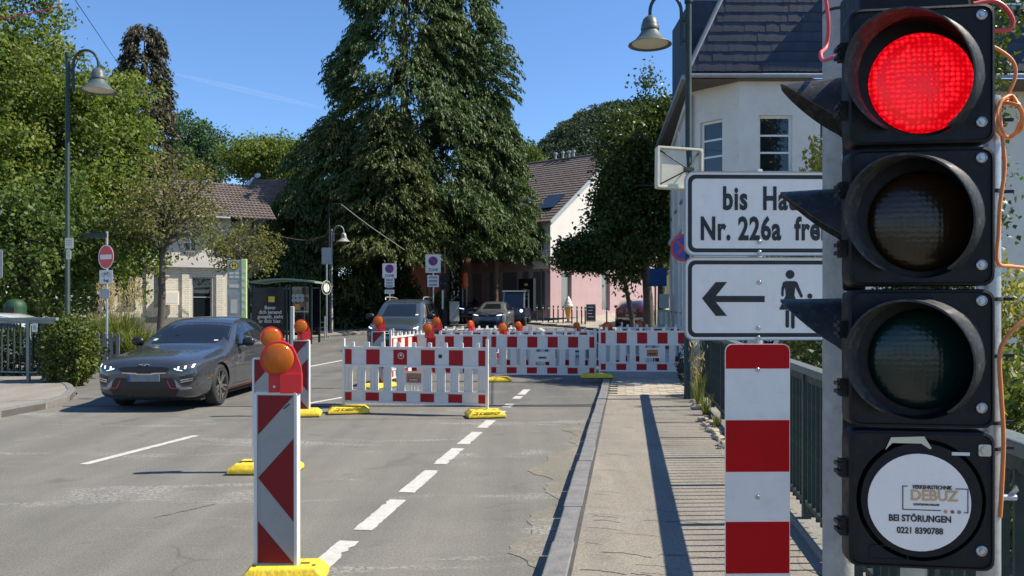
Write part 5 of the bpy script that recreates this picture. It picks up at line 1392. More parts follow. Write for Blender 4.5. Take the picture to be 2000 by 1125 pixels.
mb = MB(); mb.box(-.05, LA + .05, -.06, 0, 4.35, 4.48); mb.build('string_course', MT['pink'], sh, loc=(A1.x, A1.y, 0), rot=(0, 0, rzA))
mb = MB(); mb.box(5.6, 6.6, -.12, -.02, 3.8, 4.9); mb.build('fascia_sign', MT['white'], sh, loc=(A1.x, A1.y, 0), rot=(0, 0, rzA))
def tileroof(name, parent, p0, p1, p2, p3, nu, nv, mat, th=.05, wave=.03, kind='stuff'):
    """courses of overlapping pantiles between the eave p0-p1 and the ridge p3-p2"""
    p0, p1, p2, p3 = map(Vector, (p0, p1, p2, p3)); n = (p1 - p0).cross(p3 - p0).normalized()
    if n.z < 0: n = -n
    mb = MB(); vs = []; fs = []
    for j in range(nv):
        for i in range(nu):
            for (u0, u1, h0, h1) in ((0, .45, .0, wave), (.45, 1, wave, .0)):
                q = len(vs)
                for (u, v, h) in ((u0, 0, h0 + th), (u1, 0, h1 + th), (u1, 1.12, h1), (u0, 1.12, h0)):
                    U, V = (i + u) / nu, min((j + v) / nv, 1)
                    vs.append(p0.lerp(p1, U).lerp(p3.lerp(p2, U), V) + n * h)
                for (u, h) in ((u0, h0), (u1, h1)): U, V = (i + u) / nu, j / nv; vs.append(p0.lerp(p1, U).lerp(p3.lerp(p2, U), V) + n * (h - .01))
                fs += [(q, q+1, q+2, q+3), (q+4, q+5, q+1, q)]
    mb.add(vs, fs); o = mb.build(name, mat, parent); return tag(o, kind=kind)
ov = .45
e0 = A1 + da * .3; e1 = C0 - da * .35; nrm = -db
E0 = Vector((e0.x - db.x * ov, e0.y - db.y * ov, ZEV - .28)); E1 = Vector((e1.x - db.x * ov, e1.y - db.y * ov, ZEV - .28))
r0 = e0 + db * (LB / 2); r1 = e1 + db * (LB / 2); R0 = Vector((r0.x, r0.y, ZRG + .15)); R1 = Vector((r1.x, r1.y, ZRG + .15))
tileroof('roof_tiles', sh, E0, E1, R1, R0, 26, 26, MT['browntile'], .045, .012)
b0 = e0 + db * (LB + .45); b1 = e1 + db * (LB + .45)
mb = MB(); mb.add([R0, R1, (b1.x, b1.y, ZEV - .28), (b0.x, b0.y, ZEV - .28)], [(0, 1, 2, 3)]); mb.build('rear_roof', MT['browntile'], sh)
mb = MB(); mb.add([E0 + Vector((0, 0, -.1)), E1 + Vector((0, 0, -.1)), R1 + Vector((0, 0, -.12)), R0 + Vector((0, 0, -.12))], [(0, 1, 2, 3)]); mb.build('roof_underside', MT['soffit'], sh)
mb = MB(); mb.bar(E1 + Vector((0, 0, -.06)), R1 + Vector((0, 0, -.06)), .06, .22); mb.build('verge_board', MT['signback'], sh)
mb = MB(); mb.tube([E0 + Vector((0, -.03, -.03)), E1 + Vector((0, -.03, -.03))], .07, 8); mb.build('gutter', MT['soffit'], sh)
mb = MB(); mb.tube(curve_pts([E1.lerp(E0, .16) + Vector((0, 0, -.1)), C0.to_3d() + Vector((-.5, .3, 6.2)), C0.to_3d() + Vector((-.52, .35, 4.4)), C0.to_3d() + Vector((-.52, .35, 1.2))], 5), .05, 8); mb.build('downpipe', MT['soffit'], sh)
mb = MB(); mb.tube([R0, R1], .12, 8); mb.build('ridge', MT['browntile'], sh)
for f in (.35, .43, .5, .55, .86, .91):
    p = R0.lerp(R1, f); mb = MB(); mb.tube([p, p + Vector((0, 0, .45))], .07, 8); mb.lathe([(.12, .0), (.12, .12), (0, .16)], 10, mat=Matrix.Translation(p + Vector((0, 0, .42)))); mb.build('vent_pipe', MT['galv'], sh)
for (u0, u1, v0, v1) in ((.42, .62, .16, .36), (.74, .92, .17, .36)):
    q = lambda u, v, h=.11: E0.lerp(E1, u).lerp(R0.lerp(R1, u), v) + Vector((-.1, -.12, .12)) * (h / .12)
    mb = MB(); mb.add([q(u0, v0), q(u1, v0), q(u1, v1), q(u0, v1)], [(0, 1, 2, 3)]); mb.build('skylight', MT['glass'], sh)
mb = MB(); mb.box(5.2, 6.3, -1.0, -.75, 1.3, 3.2); o = mb.build('blank', MT['poster'], None, loc=(A1.x, A1.y, 0), rot=(0, 0, rzA)); o.name = 'advertising_column'; tag(o, 'black advertising panel with small gold lettering in front of the shop', 'advertising panel')
for z, s_, wd in ((2.85, .13, 'yellowsign'),): mb = MB(); mb.box(5.65, 5.9, -1.01, -1.0, z - .07, z + .07); mb.build('logo_patch', MT['yellowsign'], o)
for i, s_ in enumerate(('Wer', 'wird...', 'wird.')): text('lettering', s_, .22, MT['cream'], o, (5.77, -1.012, 2.52 - i * .24), bold=.004)

# --- orange red house behind the conifers, and a dim one beyond
oh = thing('red_house', 'salmon red rendered house half hidden by the big conifers', 'building')
MT['salmon'] = M('salmon red render', (.6, .2, .12), .85, var=.1, scale=2, bump=.15, dirt=.2, dirtcol=(.4, .18, .12))
a, b = at(806, 0, 52), at(880, 0, 49); d = Vector((b.x - a.x, b.y - a.y)); L = d.length; rz = math.atan2(d.y, d.x)
a2 = Vector((a.x, a.y)) - d.normalized() * 5
rz2 = R(26); p0 = Vector((b.x, b.y)) - Vector((math.cos(rz2), math.sin(rz2))) * 6
w = wall('front_wall', oh, MT['salmon'], 6.0, .3, 7.0, [(1.2, 2.1, 2, 3.6)], (p0.x, p0.y, 0), rz2, .15); window(w, (1.2, 2.1, 2, 3.6), (2.8,))
mb = MB(); mb.box(4.55, 4.62, -.08, -.01, .3, 7.0); mb.box(4.85, 4.92, -.08, -.01, .3, 7); mb.build('downpipe', MT['zinc'], oh, loc=(p0.x, p0.y, 0), rot=(0, 0, rz2))
w = wall('side_wall', oh, MT['salmon'], 7.0, .3, 7.0, [], (b.x, b.y, 0), rz2 + R(90), .15)
mb = MB(); mb.add([(-.3, -.4, 6.9), (6.4, -.4, 6.9), (6.4, 3.5, 9.5), (-.3, 3.5, 9.5), (6.4, 7.4, 6.9), (-.3, 7.4, 6.9)], [(0, 1, 2, 3), (3, 2, 4, 5)]); mb.build('roof', MT['browntile'], oh, loc=(p0.x, p0.y, 0), rot=(0, 0, rz2))
dh = thing('dim_house', 'grey house in shade at the far bend of the street', 'building')
MT['dimgrey'] = M('grey render', (.4, .39, .4), .85, var=.1, scale=2)
q = at(880, 0, 74); H = [(.8, 2.2, 3.2, 5.2), (3.2, 4.6, 3.2, 5.2), (.8, 2.2, 6.4, 8.0), (3.2, 4.6, 6.4, 8.0)]
w = wall('front_wall', dh, MT['dimgrey'], 9, 1.5, 9, H, (q.x - 3, 74, 0), R(-12), .15)
for h in H: window(w, h, (), ((h[0] + h[1]) / 2,))
mb = MB(); mb.add([(-.4, -.4, 8.9), (9.4, -.4, 8.9), (9.4, 4, 12), (-.4, 4, 12)], [(0, 1, 2, 3)]); mb.build('roof', MT['browntile'], dh, loc=(q.x - 3, 74, 0), rot=(0, 0, R(-12)))

# --- white brick row with tiled roofs
def brickmat(name, col, mortar, dirt=.25):
    m, t, b = nt(name); tc = N(t, 'ShaderNodeTexCoord').outputs['Object']
    mp = N(t, 'ShaderNodeMapping'); mp.inputs['Rotation'].default_value = (R(90), 0, 0); t.links.new(tc, mp.inputs['Vector'])
    br = N(t, 'ShaderNodeTexBrick'); br.inputs['Scale'].default_value = 1.0; br.inputs['Brick Width'].default_value = .25; br.inputs['Row Height'].default_value = .085; br.inputs['Mortar Size'].default_value = .012
    br.inputs['Color1'].default_value = (*col, 1); br.inputs['Color2'].default_value = (*[c * .86 for c in col], 1); br.inputs['Mortar'].default_value = (*mortar, 1)
    t.links.new(mp.outputs[0], br.inputs['Vector'])
    c = mixc(t, ramp(t, noise(t, tc, 1.3, 7, .7), .5, .8, 0, dirt), br.outputs['Color'], (.45, .4, .3)); t.links.new(c, b.inputs['Base Color']); b.inputs['Roughness'].default_value = .9
    bp = N(t, 'ShaderNodeBump'); bp.inputs['Strength'].default_value = .9; bp.inputs['Distance'].default_value = .02
    t.links.new(br.outputs['Fac'], bp.inputs['Height']); bp.invert = True; t.links.new(bp.outputs[0], b.inputs['Normal']); return m
MT['wbrick'] = brickmat('white painted brick', (.72, .68, .58), (.55, .52, .45))
MT['redtile'] = M('weathered red roof tile', (.26, .15, .11), .8, var=.35, scale=2.5, bump=.3, dirt=.5, dirtcol=(.14, .11, .1))
MT['darktile'] = M('dark brown roof tile', (.15, .115, .1), .8, var=.35, scale=2.5, bump=.3, dirt=.5, dirtcol=(.1, .09, .085))
MT['timber'] = M('dark timber', (.035, .03, .027), .7, var=.2)
wb = thing('brick_house', 'white painted brick house with arched windows behind the street tree', 'building')
q0 = at(168, 0, 36.5); q1 = at(447, 0, 39.5); d = Vector((q1.x - q0.x, q1.y - q0.y)); LW = d.length; rz = math.atan2(d.y, d.x); Q0 = Vector((q0.x, q0.y, 0))
f = lambda px: (px - 168) / (447 - 168) * LW
zl = lambda py, Y=38: EYE + (HORIZON - py) * Y / FOC
H = [(f(230), f(259), zl(600), zl(534)), (f(371), f(412), zl(625), zl(540)), (f(292), f(318), zl(598), zl(536))]
w = wall('ground_floor', wb, MT['wbrick'], LW, .2, zl(517), H, Q0, rz, .2)
window(w, H[0], (zl(570), zl(552)), (f(244),), frame='timber', depth=.14); window(w, H[1], (zl(580),), (), frame='signback', depth=.16, sill=False, name='door'); window(w, H[2], (zl(570),), (f(305),), frame='timber', depth=.14)
for h in (H[0], H[2]):
    mb = MB(); c_ = (h[0] + h[1]) / 2; r_ = (h[1] - h[0]) / 2
    ringmesh(mb, [(c_ + (r_ + .16) * math.cos(math.pi * i / 12), h[3] - .05 + (.2 + .14) * math.sin(math.pi * i / 12)) for i in range(13)] + [(c_ - r_ - .16, h[3] - .1), (c_ + r_ + .16, h[3] - .1)],
             [(c_ + r_ * math.cos(math.pi * i / 12), h[3] - .05 + .2 * math.sin(math.pi * i / 12) - .06) for i in range(13)] + [(c_ - r_, h[3] - .1), (c_ + r_, h[3] - .1)], -.06, .02)
    mb.build('arch', MT['wbrick'], wb, loc=Q0, rot=(0, 0, rz))
mb = MB(); mb.box(-.1, LW + .1, -.22, .0, zl(521), zl(513)); mb.build('cornice', MT['offwhite'], wb, loc=Q0, rot=(0, 0, rz))
mb = MB(); mb.box(-.06, LW, -.1, 0, .1, zl(620)); mb.build('plinth', MT['kerb'], wb, loc=Q0, rot=(0, 0, rz))
for px in (170, 280, 350, 420): mb = MB(); mb.box(f(px), f(px) + .32, -.08, 0, zl(620), zl(521)); mb.build('pilaster', MT['wbrick'], wb, loc=Q0, rot=(0, 0, rz))
H = [(f(x), f(x + 26), zl(488), zl(448)) for x in (225, 290, 350, 405)]
w = wall('upper_floor', wb, MT['offwhite'], LW, zl(513), zl(420), H, Q0 + Vector((0, .3, 0)), rz, .2)
for h in H: window(w, h, (zl(470),), ((h[0] + h[1]) / 2,), depth=.12)
ca, sa = math.cos(rz), math.sin(rz)
def W3(x, y, z): return Vector((q0.x + ca * x - sa * y, q0.y + sa * x + ca * y, z))
tileroof('roof_tiles', wb, W3(f(262), -.3, zl(420)), W3(LW + 2.2, -.3, zl(420)), W3(LW + 2.2, 3.6, 8.0), W3(f(262), 3.6, 8.0), 34, 14, MT['darktile'], .05, .05)
mb = MB(); mb.add([W3(f(262), 3.6, 8.0), W3(LW + 2.2, 3.6, 8.0), W3(LW + 2.2, 7.5, 5.4), W3(f(262), 7.5, 5.8)], [(0, 1, 2, 3)]); mb.build('rear_roof', MT['darktile'], wb)
mb = MB(); mb.tube([W3(f(262), -.36, zl(421)), W3(LW, -.36, zl(421))], .07, 8); mb.build('gutter', MT['zinc'], wb)
# half-timbered gable
gb = MB(); gx0, gx1 = f(200), f(292); gb.add([W3(gx0, -.4, zl(424)), W3(gx1, -.4, zl(424)), W3((gx0 + gx1) / 2, -.4, zl(340))], [(0, 1, 2)]); gb.build('timbered_gable', MT['offwhite'], wb)
gb = MB()
for (a_, b_) in (((200, 424), (246, 340)), ((292, 424), (246, 340)), ((200, 423), (292, 423)), ((222, 384), (270, 384)), ((246, 340), (246, 424)), ((270, 384), (270, 424)), ((224, 384), (224, 424))):
    gb = MB(); gb.bar(W3(f(a_[0]), -.45, zl(a_[1])), W3(f(b_[0]), -.45, zl(b_[1])), .16, .14); gb.build('timber', MT['timber'], wb)
gb = MB(); ap = (gx0 + gx1) / 2
gb.add([W3(gx0 - .3, -.7, zl(430)), W3(ap, -.7, zl(335)), W3(ap, 4, zl(335)), W3(gx0 - .3, 4, zl(430)), W3(gx1 + .3, -.7, zl(430)), W3(gx1 + .3, 4, zl(430))], [(0, 1, 2, 3), (1, 4, 5, 2)]); gb.build('gable_roof', MT['darktile'], wb)
r2 = thing('terrace_house', 'terraced house with a brighter red tiled roof beside the white brick house', 'building')
q2 = at(447, 0, 45.6); q3 = at(640, 0, 45.6); L2 = (q3 - q2).length
zl2 = lambda py: EYE + (HORIZON - py) * 45.6 / FOC; f2 = lambda px: (px - 447) / (640 - 447) * L2
H = [(f2(515), f2(540), zl2(558), zl2(532)), (f2(560), f2(590), zl2(558), zl2(532)), (f2(508), f2(535), zl2(500), zl2(460)), (f2(560), f2(590), zl2(500), zl2(460))]
w = wall('front_wall', r2, MT['offwhite'], L2, .2, zl2(421), H, (q2.x, 45.6, 0), R(2), .15)
for h in H: window(w, h, (h[2] + (h[3] - h[2]) * .35, h[2] + (h[3] - h[2]) * .68), ((h[0] * .66 + h[1] * .34), h[0] * .34 + h[1] * .66), depth=.1, frame='timber')
tileroof('roof_tiles', r2, (q2.x, 45.2, zl2(420)), (q3.x, 45.2, zl2(420)), (q3.x, 50, 9.3), (q2.x, 50, 9.3), 30, 15, MT['redtile'], .05, .05)
mb = MB(); mb.add([(q2.x, 50, 9.3), (q3.x, 50, 9.3), (q3.x, 54, 6.5), (q2.x, 54, 6.5)], [(0, 1, 2, 3)]); mb.build('rear_roof', MT['redtile'], r2)
mb = MB(); mb.tube([(q2.x, 45.12, zl2(421)), (q3.x, 45.12, zl2(421))], .07, 8); mb.build('gutter', MT['zinc'], r2)
mb = MB(); mb.box(q2.x + f2(494), q2.x + f2(496), 45.45, 45.55, .4, zl2(424)); mb.build('downpipe', MT['soffit'], r2)
mb = MB(); mb.box(q2.x - .08, q2.x + .05, 45.0, 50.1, zl2(420), zl2(420) + .1); mb.add([(q2.x - .12, 45.1, zl2(421)), (q2.x + .06, 45.1, zl2(421)), (q2.x + .06, 50, 9.45), (q2.x - .12, 50, 9.45)], [(0, 1, 2, 3)]); mb.build('party_wall', MT['white'], r2)
mb = MB(); mb.lathe([(.0, 0), (.12, .02), (.19, .06)], 20, mat=Matrix.Translation((q2.x + .4, 49.5, 9.45)) @ Matrix.Rotation(R(60), 4, 'X')); mb.build('satellite_dish', MT['white'], r2)
# wall box on the brick house
p = W3(f(326), -.3, zl(595)); t = mb = MB(); mb.box(-.36, .36, -.15, .12, 0, .62); o = mb.build('wall_box', MT['sign'], loc=p, rot=(0, 0, rz)); tag(o, 'pale grey meter box on the white brick wall', 'meter box'); m = MB(); m.box(-.3, .3, -.16, -.15, .05, .57); m.build('door', MT['white'], o)
# ------------------------------------------------------------------ plants
LEAF_GAIN = 1
def leafmesh(name, pos, length, width, udir, mat, parent=None, jit=.5, kink=.25):
    """one kite-shaped leaf (4 points, 2 triangles folded on the midrib) per row of pos"""
    n = len(pos)
    u = udir + RNG.normal(0, jit, (n, 3)); u /= np.linalg.norm(u, axis=1, keepdims=True) + 1e-9
    r = RNG.normal(0, 1, (n, 3)); v = np.cross(u, r); v /= np.linalg.norm(v, axis=1, keepdims=True) + 1e-9
    w = np.cross(u, v)
    L = (length * RNG.uniform(.65, 1.25, n))[:, None]; W = (width * RNG.uniform(.7, 1.2, n))[:, None]
    a = pos - u * L * .5; b = pos + v * W * .5 + w * W * kink - u * L * .08; c = pos + u * L * .5; d = pos - v * W * .5 + w * W * kink - u * L * .08
    co = np.stack([a, b, c, d], 1).reshape(-1, 3).astype(np.float32)
    me = bpy.data.meshes.new(name)
    me.vertices.add(4 * n); me.vertices.foreach_set('co', co.ravel())
    me.loops.add(4 * n); me.loops.foreach_set('vertex_index', np.arange(4 * n, dtype=np.int32))
    me.polygons.add(n); me.polygons.foreach_set('loop_start', np.arange(0, 4 * n, 4, dtype=np.int32)); me.polygons.foreach_set('loop_total', np.full(n, 4, dtype=np.int32))
    me.materials.append(mat); me.update(calc_edges=True)
    o = bpy.data.objects.new(name, me); return link(o, parent)
LM = {
 'maple': leafmat('yellow green leaves', ((.034, .058, .014), (.068, .1, .022), (.115, .142, .03), (.165, .16, .038)), .42, .5, .55, 1.55),
 'beech': leafmat('mid green leaves', ((.022, .042, .012), (.045, .075, .016), (.075, .11, .022), (.1, .13, .03)), .3, .4),
 'plane': leafmat('deep green glossy leaves', ((.018, .032, .01), (.035, .058, .014), (.06, .085, .02), (.09, .11, .03)), .28, .5, .4),
 'cypress': leafmat('dark cypress sprays', ((.02, .036, .014), (.036, .06, .02), (.06, .09, .027), (.09, .12, .036)), .2, .35, .55, 1.5),
 'olive': leafmat('olive yew sprays', ((.022, .031, .01), (.04, .053, .014), (.065, .08, .022), (.1, .108, .03)), .2, .4, .55, 1.45),
 'brown': leafmat('browned conifer', ((.022, .024, .013), (.038, .038, .02), (.058, .052, .03), (.09, .066, .042)), .1, .4),
 'sparse': leafmat('olive dry leaves', ((.05, .058, .015), (.085, .09, .025), (.13, .125, .04), (.17, .14, .06)), .35, .8),
 'ivy': leafmat('ivy leaves', ((.03, .05, .012), (.06, .085, .02), (.11, .13, .03), (.15, .17, .05)), .3, 1.5),
 'golden': leafmat('golden cypress', ((.1, .1, .018), (.18, .17, .03), (.28, .25, .05), (.34, .3, .07)), .25, .8),
 'grass': leafmat('tall grass', ((.06, .085, .02), (.1, .125, .03), (.17, .175, .055), (.26, .22, .1)), .35, 1.0),
 'straw': leafmat('straw plumes', ((.26, .2, .11), (.34, .27, .16), (.42, .34, .22)), .3, 1.0),
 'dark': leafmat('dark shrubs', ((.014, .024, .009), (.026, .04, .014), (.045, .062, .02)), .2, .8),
 'hill': leafmat('hazy wood leaves', ((.022, .036, .02), (.034, .052, .027), (.05, .07, .034), (.07, .09, .04)), .15, .05, .7, 1.2),
 'blue': leafmat('bluish green leaves', ((.03, .06, .03), (.05, .09, .045), (.08, .13, .06)), .3, .5)}
MT['bark'] = M('grey brown bark', (.09, .075, .06), .9, var=.3, scale=6, bump=.9, bscale=18)
MT['barkred'] = M('reddish bark', (.14, .08, .05), .9, var=.3, scale=6, bump=.9, bscale=18)
def broadleaf(name, label, base, ctr, rad, nclump, per, lsize, mat, rc=.55, trunk_r=.16, seed=0, limbs=14, group=None, bark='bark', flat=.8, lift=.35, cat='tree', low=-1.0):
    rs = np.random.default_rng(seed); base = Vector(base); ctr = Vector(ctr)
    t = thing(name, label, cat, base, 0, group)
    lc = np.array(ctr - base); rad = np.array(rad, float)
    d = rs.normal(0, 1, (nclump, 3)); d /= np.linalg.norm(d, axis=1, keepdims=True)
    rr = rs.uniform(.25, 1, nclump) ** .42
    lob = 1 + .16 * np.sin(d[:, 0] * 5 + seed) + .14 * np.sin(d[:, 1] * 6 + seed * 2) + .16 * np.sin(d[:, 2] * 5.3 + seed * 3) + rs.normal(0, .06, nclump)
    cc = lc + d * (rr * lob)[:, None] * rad
    keep = d[:, 2] > low; cc = cc[keep]; n = len(cc)
    size = rc * rs.uniform(.6, 1.35, n)
    idx = np.repeat(np.arange(n), per)
    off = rs.normal(0, .5, (len(idx), 3)) * size[idx][:, None]; off[:, 2] *= flat
    pos = cc[idx] + off
    out = pos - lc; out /= np.linalg.norm(out, axis=1, keepdims=True) + 1e-6
    u = out * .5; u[:, 2] -= lift
    leafmesh('crown', pos, lsize, lsize * .62, u, LM[mat], t, .7)
    mb = MB(); top = Vector(lc) + Vector((0, 0, rad[2] * .25)); mid = Vector((lc[0] * .3, lc[1] * .3, max(.6, lc[2] - rad[2] * .75)))
    mb.tube(curve_pts([(0, 0, -.2), mid * .5 + Vector((.05, 0, 0)), mid, mid.lerp(top, .5), top], 4), [trunk_r * (1.15 - .95 * i / 16) for i in range(17)], 10)
    mb.build('trunk', MT[bark], t, smooth=60)
    for i in rs.choice(n, min(limbs, n), replace=False):
        mb = MB()
        e = Vector(cc[i]); s = mid.lerp(top, rs.uniform(0, .7)); m = s.lerp(e, .5) + Vector((0, 0, .12 * (e - s).length))
        pts = curve_pts([s, m, e], 4); mb.tube(pts, [trunk_r * .42 * (1 - .85 * k / (len(pts) - 1)) for k in range(len(pts))], 6, cap=False); mb.build('limb', MT[bark], t, smooth=60)
    return t
def conifer(name, label, base, h, rmax, zlow, nspray, per, L, W, mat, seed, power=.8, group=None, lean=(0, 0), tipr=.05, bulge=.16, droop=.75, rc=.34):
    rs = np.random.default_rng(seed); t = thing(name, label, 'tree', base, 0, group)
    f = rs.uniform(0, 1, nspray) ** 1.15                        # 0 at the lowest branches, 1 at the tip
    z = zlow + (h - zlow) * f; az = rs.uniform(0, 2 * math.pi, nspray)
    prof = (1 - f) ** power * (1 + bulge * np.sin(f * 23 + az * 2 + seed) + .8 * bulge * np.sin(az * 3 + f * 9 + seed * 2)) + tipr
    rr = rmax * prof * rs.uniform(.5, 1.06, nspray) ** .55
    c = np.stack([rr * np.cos(az) + lean[0] * f, rr * np.sin(az) + lean[1] * f, z - .12 * rr], 1)
    idx = np.repeat(np.arange(nspray), per); m_ = len(idx)
    out = np.stack([np.cos(az), np.sin(az), np.zeros(nspray)], 1)[idx]; tan = np.stack([-np.sin(az), np.cos(az), np.zeros(nspray)], 1)[idx]
    k_ = rs.integers(0, 6, m_); s = rs.uniform(0, 1, m_)                # six drooping fingers on every branch end
    ks = rs.normal(0, 1, (nspray, 6))[idx, k_]; kz = rs.normal(0, 1, (nspray, 6))[idx, k_]; kl = rs.uniform(.6, 1.3, (nspray, 6))[idx, k_]
    pos = c[idx] + out * ((s - .35) * rc * 2.6 * kl)[:, None] + tan * (ks * rc * (.25 + .55 * s))[:, None]
    pos[:, 2] += kz * rc * .3 - (s ** 2) * rc * 2.1 * kl * droop
    pos += rs.normal(0, rc * .1, (m_, 3))
    u = out * (1.0 - .7 * s)[:, None] + tan * (ks * .25)[:, None]; u[:, 2] -= .2 + 1.2 * droop * s
    leafmesh('crown', pos, L, W, u, LM[mat], t, .28)
    mb = MB(); mb.tube([(0, 0, -.2), (lean[0] * .4, lean[1] * .4, h * .45), (lean[0], lean[1], h * .97)], [max(.18, h * .018), h * .011, .03], 10); mb.build('trunk', MT['barkred'], t, smooth=60)
    for i in rs.choice(nspray, 16, replace=False):
        e = Vector(c[i]); mb = MB(); mb.tube([(lean[0] * f[i], lean[1] * f[i], e.z + .1 * rr[i]), e], [.05, .015], 5, cap=False); mb.build('limb', MT['barkred'], t)
    return t
def bush(name, label, base, rad, n, L, mat, seed, cat='bush', box=False, group=None):
    rs = np.random.default_rng(seed); t = thing(name, label, cat, base, 0, group); rad = np.array(rad)
    if box:
        d = rs.normal(0, 1, (n, 3)); d /= (np.abs(d) ** 3.4).sum(1, keepdims=True) ** (1 / 3.4); p = d * rs.uniform(.72, 1.04, (n, 1))
        p *= 1 + .07 * np.sin(p[:, [1, 2, 0]] * 5 + seed) + .05 * np.sin(p[:, [2, 0, 1]] * 9); pos = p * rad + np.array([0, 0, rad[2]])
    else:
        d = rs.normal(0, 1, (n, 3)); d /= np.linalg.norm(d, axis=1, keepdims=True); lob = 1 + .18 * np.sin(d[:, 0] * 5 + seed) + .15 * np.sin(d[:, 2] * 6 + d[:, 1] * 4)
        pos = d * (rs.uniform(.3, 1, n) ** .4 * lob)[:, None] * rad; pos[:, 2] = np.abs(pos[:, 2] + rad[2] * .8)
    u = pos - np.array([0, 0, rad[2] * .6]); u /= np.linalg.norm(u, axis=1, keepdims=True) + 1e-6; u[:, 2] -= .2
    leafmesh('leaves', pos, L, L * .6, u, LM[mat], t, .6)
    mb = MB()
    for i in range(9):
        a = 2 * math.pi * i / 9; mb.tube([(0, 0, -.1), (rad[0] * .5 * math.cos(a), rad[1] * .5 * math.sin(a), rad[2] * 1.1)], [.03, .008], 5, cap=False)
    mb.build('stems', MT['bark'], t); return t
def blades(name, label, base, spread, h, n, w, mat, seed, parent=None, arch=.6, cat='grass', plume=0):
    rs = np.random.default_rng(seed); t = thing(name, label, cat, base); mb = MB(); pl = []
    for i in range(n):
        a = rs.uniform(0, 2 * math.pi); r = spread * rs.uniform(0, .35); o = Vector((r * math.cos(a), r * math.sin(a), 0))
        hh = h * rs.uniform(.55, 1.05); aa = a + rs.normal(0, .5); out = spread * arch * rs.uniform(.3, 1.1); dx, dy = math.cos(aa), math.sin(aa); sx, sy = -dy * w / 2, dx * w / 2
        pts = [o + Vector((dx * out * s ** 1.7, dy * out * s ** 1.7, hh * (s if s < .8 else .8 + (s - .8) * (1 - 1.2 * arch)))) for s in (0, .35, .65, .85, 1)]
        ww = (1, .95, .75, .5, .05); vs = []; fs = []
        for p, q in zip(pts, ww): vs += [p + Vector((sx * q, sy * q, 0)), p - Vector((sx * q, sy * q, 0))]
        mb.add(vs, [(k*2, k*2+1, k*2+3, k*2+2) for k in range(4)])
    mb.build('blades', LM[mat], t)
    if plume:
        pos = []; mb = MB()
        for i in range(plume):
            a = rs.uniform(0, 2 * math.pi); r = spread * rs.uniform(.1, .55); top = Vector((r * math.cos(a), r * math.sin(a), h * rs.uniform(1.0, 1.3))); mb.tube([(top.x * .3, top.y * .3, 0), top], .006, 4, cap=False)
            pos += [top + Vector((rs.normal(0, .035), rs.normal(0, .035), rs.uniform(-.35, .25))) for _ in range(40)]
        mb.build('stalks', LM['straw'], t); leafmesh('plumes', np.array(pos), .12, .02, np.tile([0, 0, 1.0], (len(pos), 1)), LM['straw'], t, .4)
    return t
def cpx(px, py, Y): p = at(px, py, Y); return (p.x, p.y, p.z)
def base_at(px, Y): p = at(px, 0, Y); return (p.x, Y, tz(Y))
# --- the dark conifers in the middle
G = 'tall conifers behind the bus shelter'
conifer('conifer_tree', 'broad dark false cypress, tallest of the conifers', base_at(788, 47.5), 24.0, 6.0, 4.7, 2100, 84, .26, .085, 'cypress', 1, .6, G, lean=(.1, 0))
conifer('conifer_tree', 'slimmer false cypress with ragged drooping branches over the street', base_at(912, 48.5), 25.0, 3.2, 4.2, 1350, 84, .26, .085, 'cypress', 2, .45, G, lean=(-.5, 0), bulge=.2)
conifer('conifer_tree', 'olive green yew in front of the tall cypresses', base_at(762, 43), 11.6, 3.0, 3.9, 800, 80, .22, .075, 'olive', 3, .55, G, droop=.5)
conifer('conifer_tree', 'dark yew at the bus shelter side of the conifers', base_at(655, 45), 11.3, 3.1, .4, 760, 80, .24, .08, 'olive', 4, .5, G)
conifer('conifer_tree', 'low dark yew overhanging the red tiled roof', base_at(578, 43.5), 7.6, 1.9, 2.2, 380, 76, .22, .075, 'cypress', 5, .5, G)
conifer('conifer_tree', 'bulging lower cypress boughs beside the shop', base_at(968, 48), 12.2, 2.2, 4.9, 560, 80, .25, .085, 'cypress', 6, .5, G, bulge=.22)
# shaded undergrowth beneath them
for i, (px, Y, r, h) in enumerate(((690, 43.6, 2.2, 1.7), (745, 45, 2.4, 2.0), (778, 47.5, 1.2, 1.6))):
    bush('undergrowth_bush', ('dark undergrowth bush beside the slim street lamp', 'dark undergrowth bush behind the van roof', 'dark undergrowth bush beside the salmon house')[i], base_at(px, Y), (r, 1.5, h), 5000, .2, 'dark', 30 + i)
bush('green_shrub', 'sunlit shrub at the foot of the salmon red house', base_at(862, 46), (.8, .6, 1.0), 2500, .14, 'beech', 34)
bush('green_shrub', 'climbing greenery on the corner of the salmon house', base_at(888, 49), (.5, .6, 2.4), 3000, .16, 'ivy', 35)
# --- broadleaf trees
broadleaf('maple_tree', 'yellow green tree towering behind the lamp post', base_at(60, 33), cpx(40, 300, 33), (3.6, 3.2, 6.4), 620, 70, .2, 'maple', .62, .28, 11, 24)
broadleaf('maple_tree', 'yellow green tree between lamp post and half-timbered gable', base_at(185, 35), cpx(180, 345, 35), (2.5, 2.4, 4.6), 420, 70, .2, 'maple', .6, .22, 12, 20)
broadleaf('maple_tree', 'shaded low tree behind the pale green railing', base_at(70, 28), cpx(55, 490, 28), (3.6, 2.2, 2.4), 330, 60, .18, 'beech', .55, .16, 13, 16)
broadleaf('maple_tree', 'tree filling the picture edge behind the sign backs', base_at(-90, 30), cpx(-70, 330, 30), (2.6, 2.6, 5.4), 360, 70, .2, 'maple', .62, .24, 14, 18)
conifer('browned_conifer', 'slim browned conifer standing clear against the sky', base_at(282, 60), 20.6, 2.2, 6, 700, 70, .3, .1, 'brown', 15, .42, droop=.55, bulge=.1, tipr=.14)
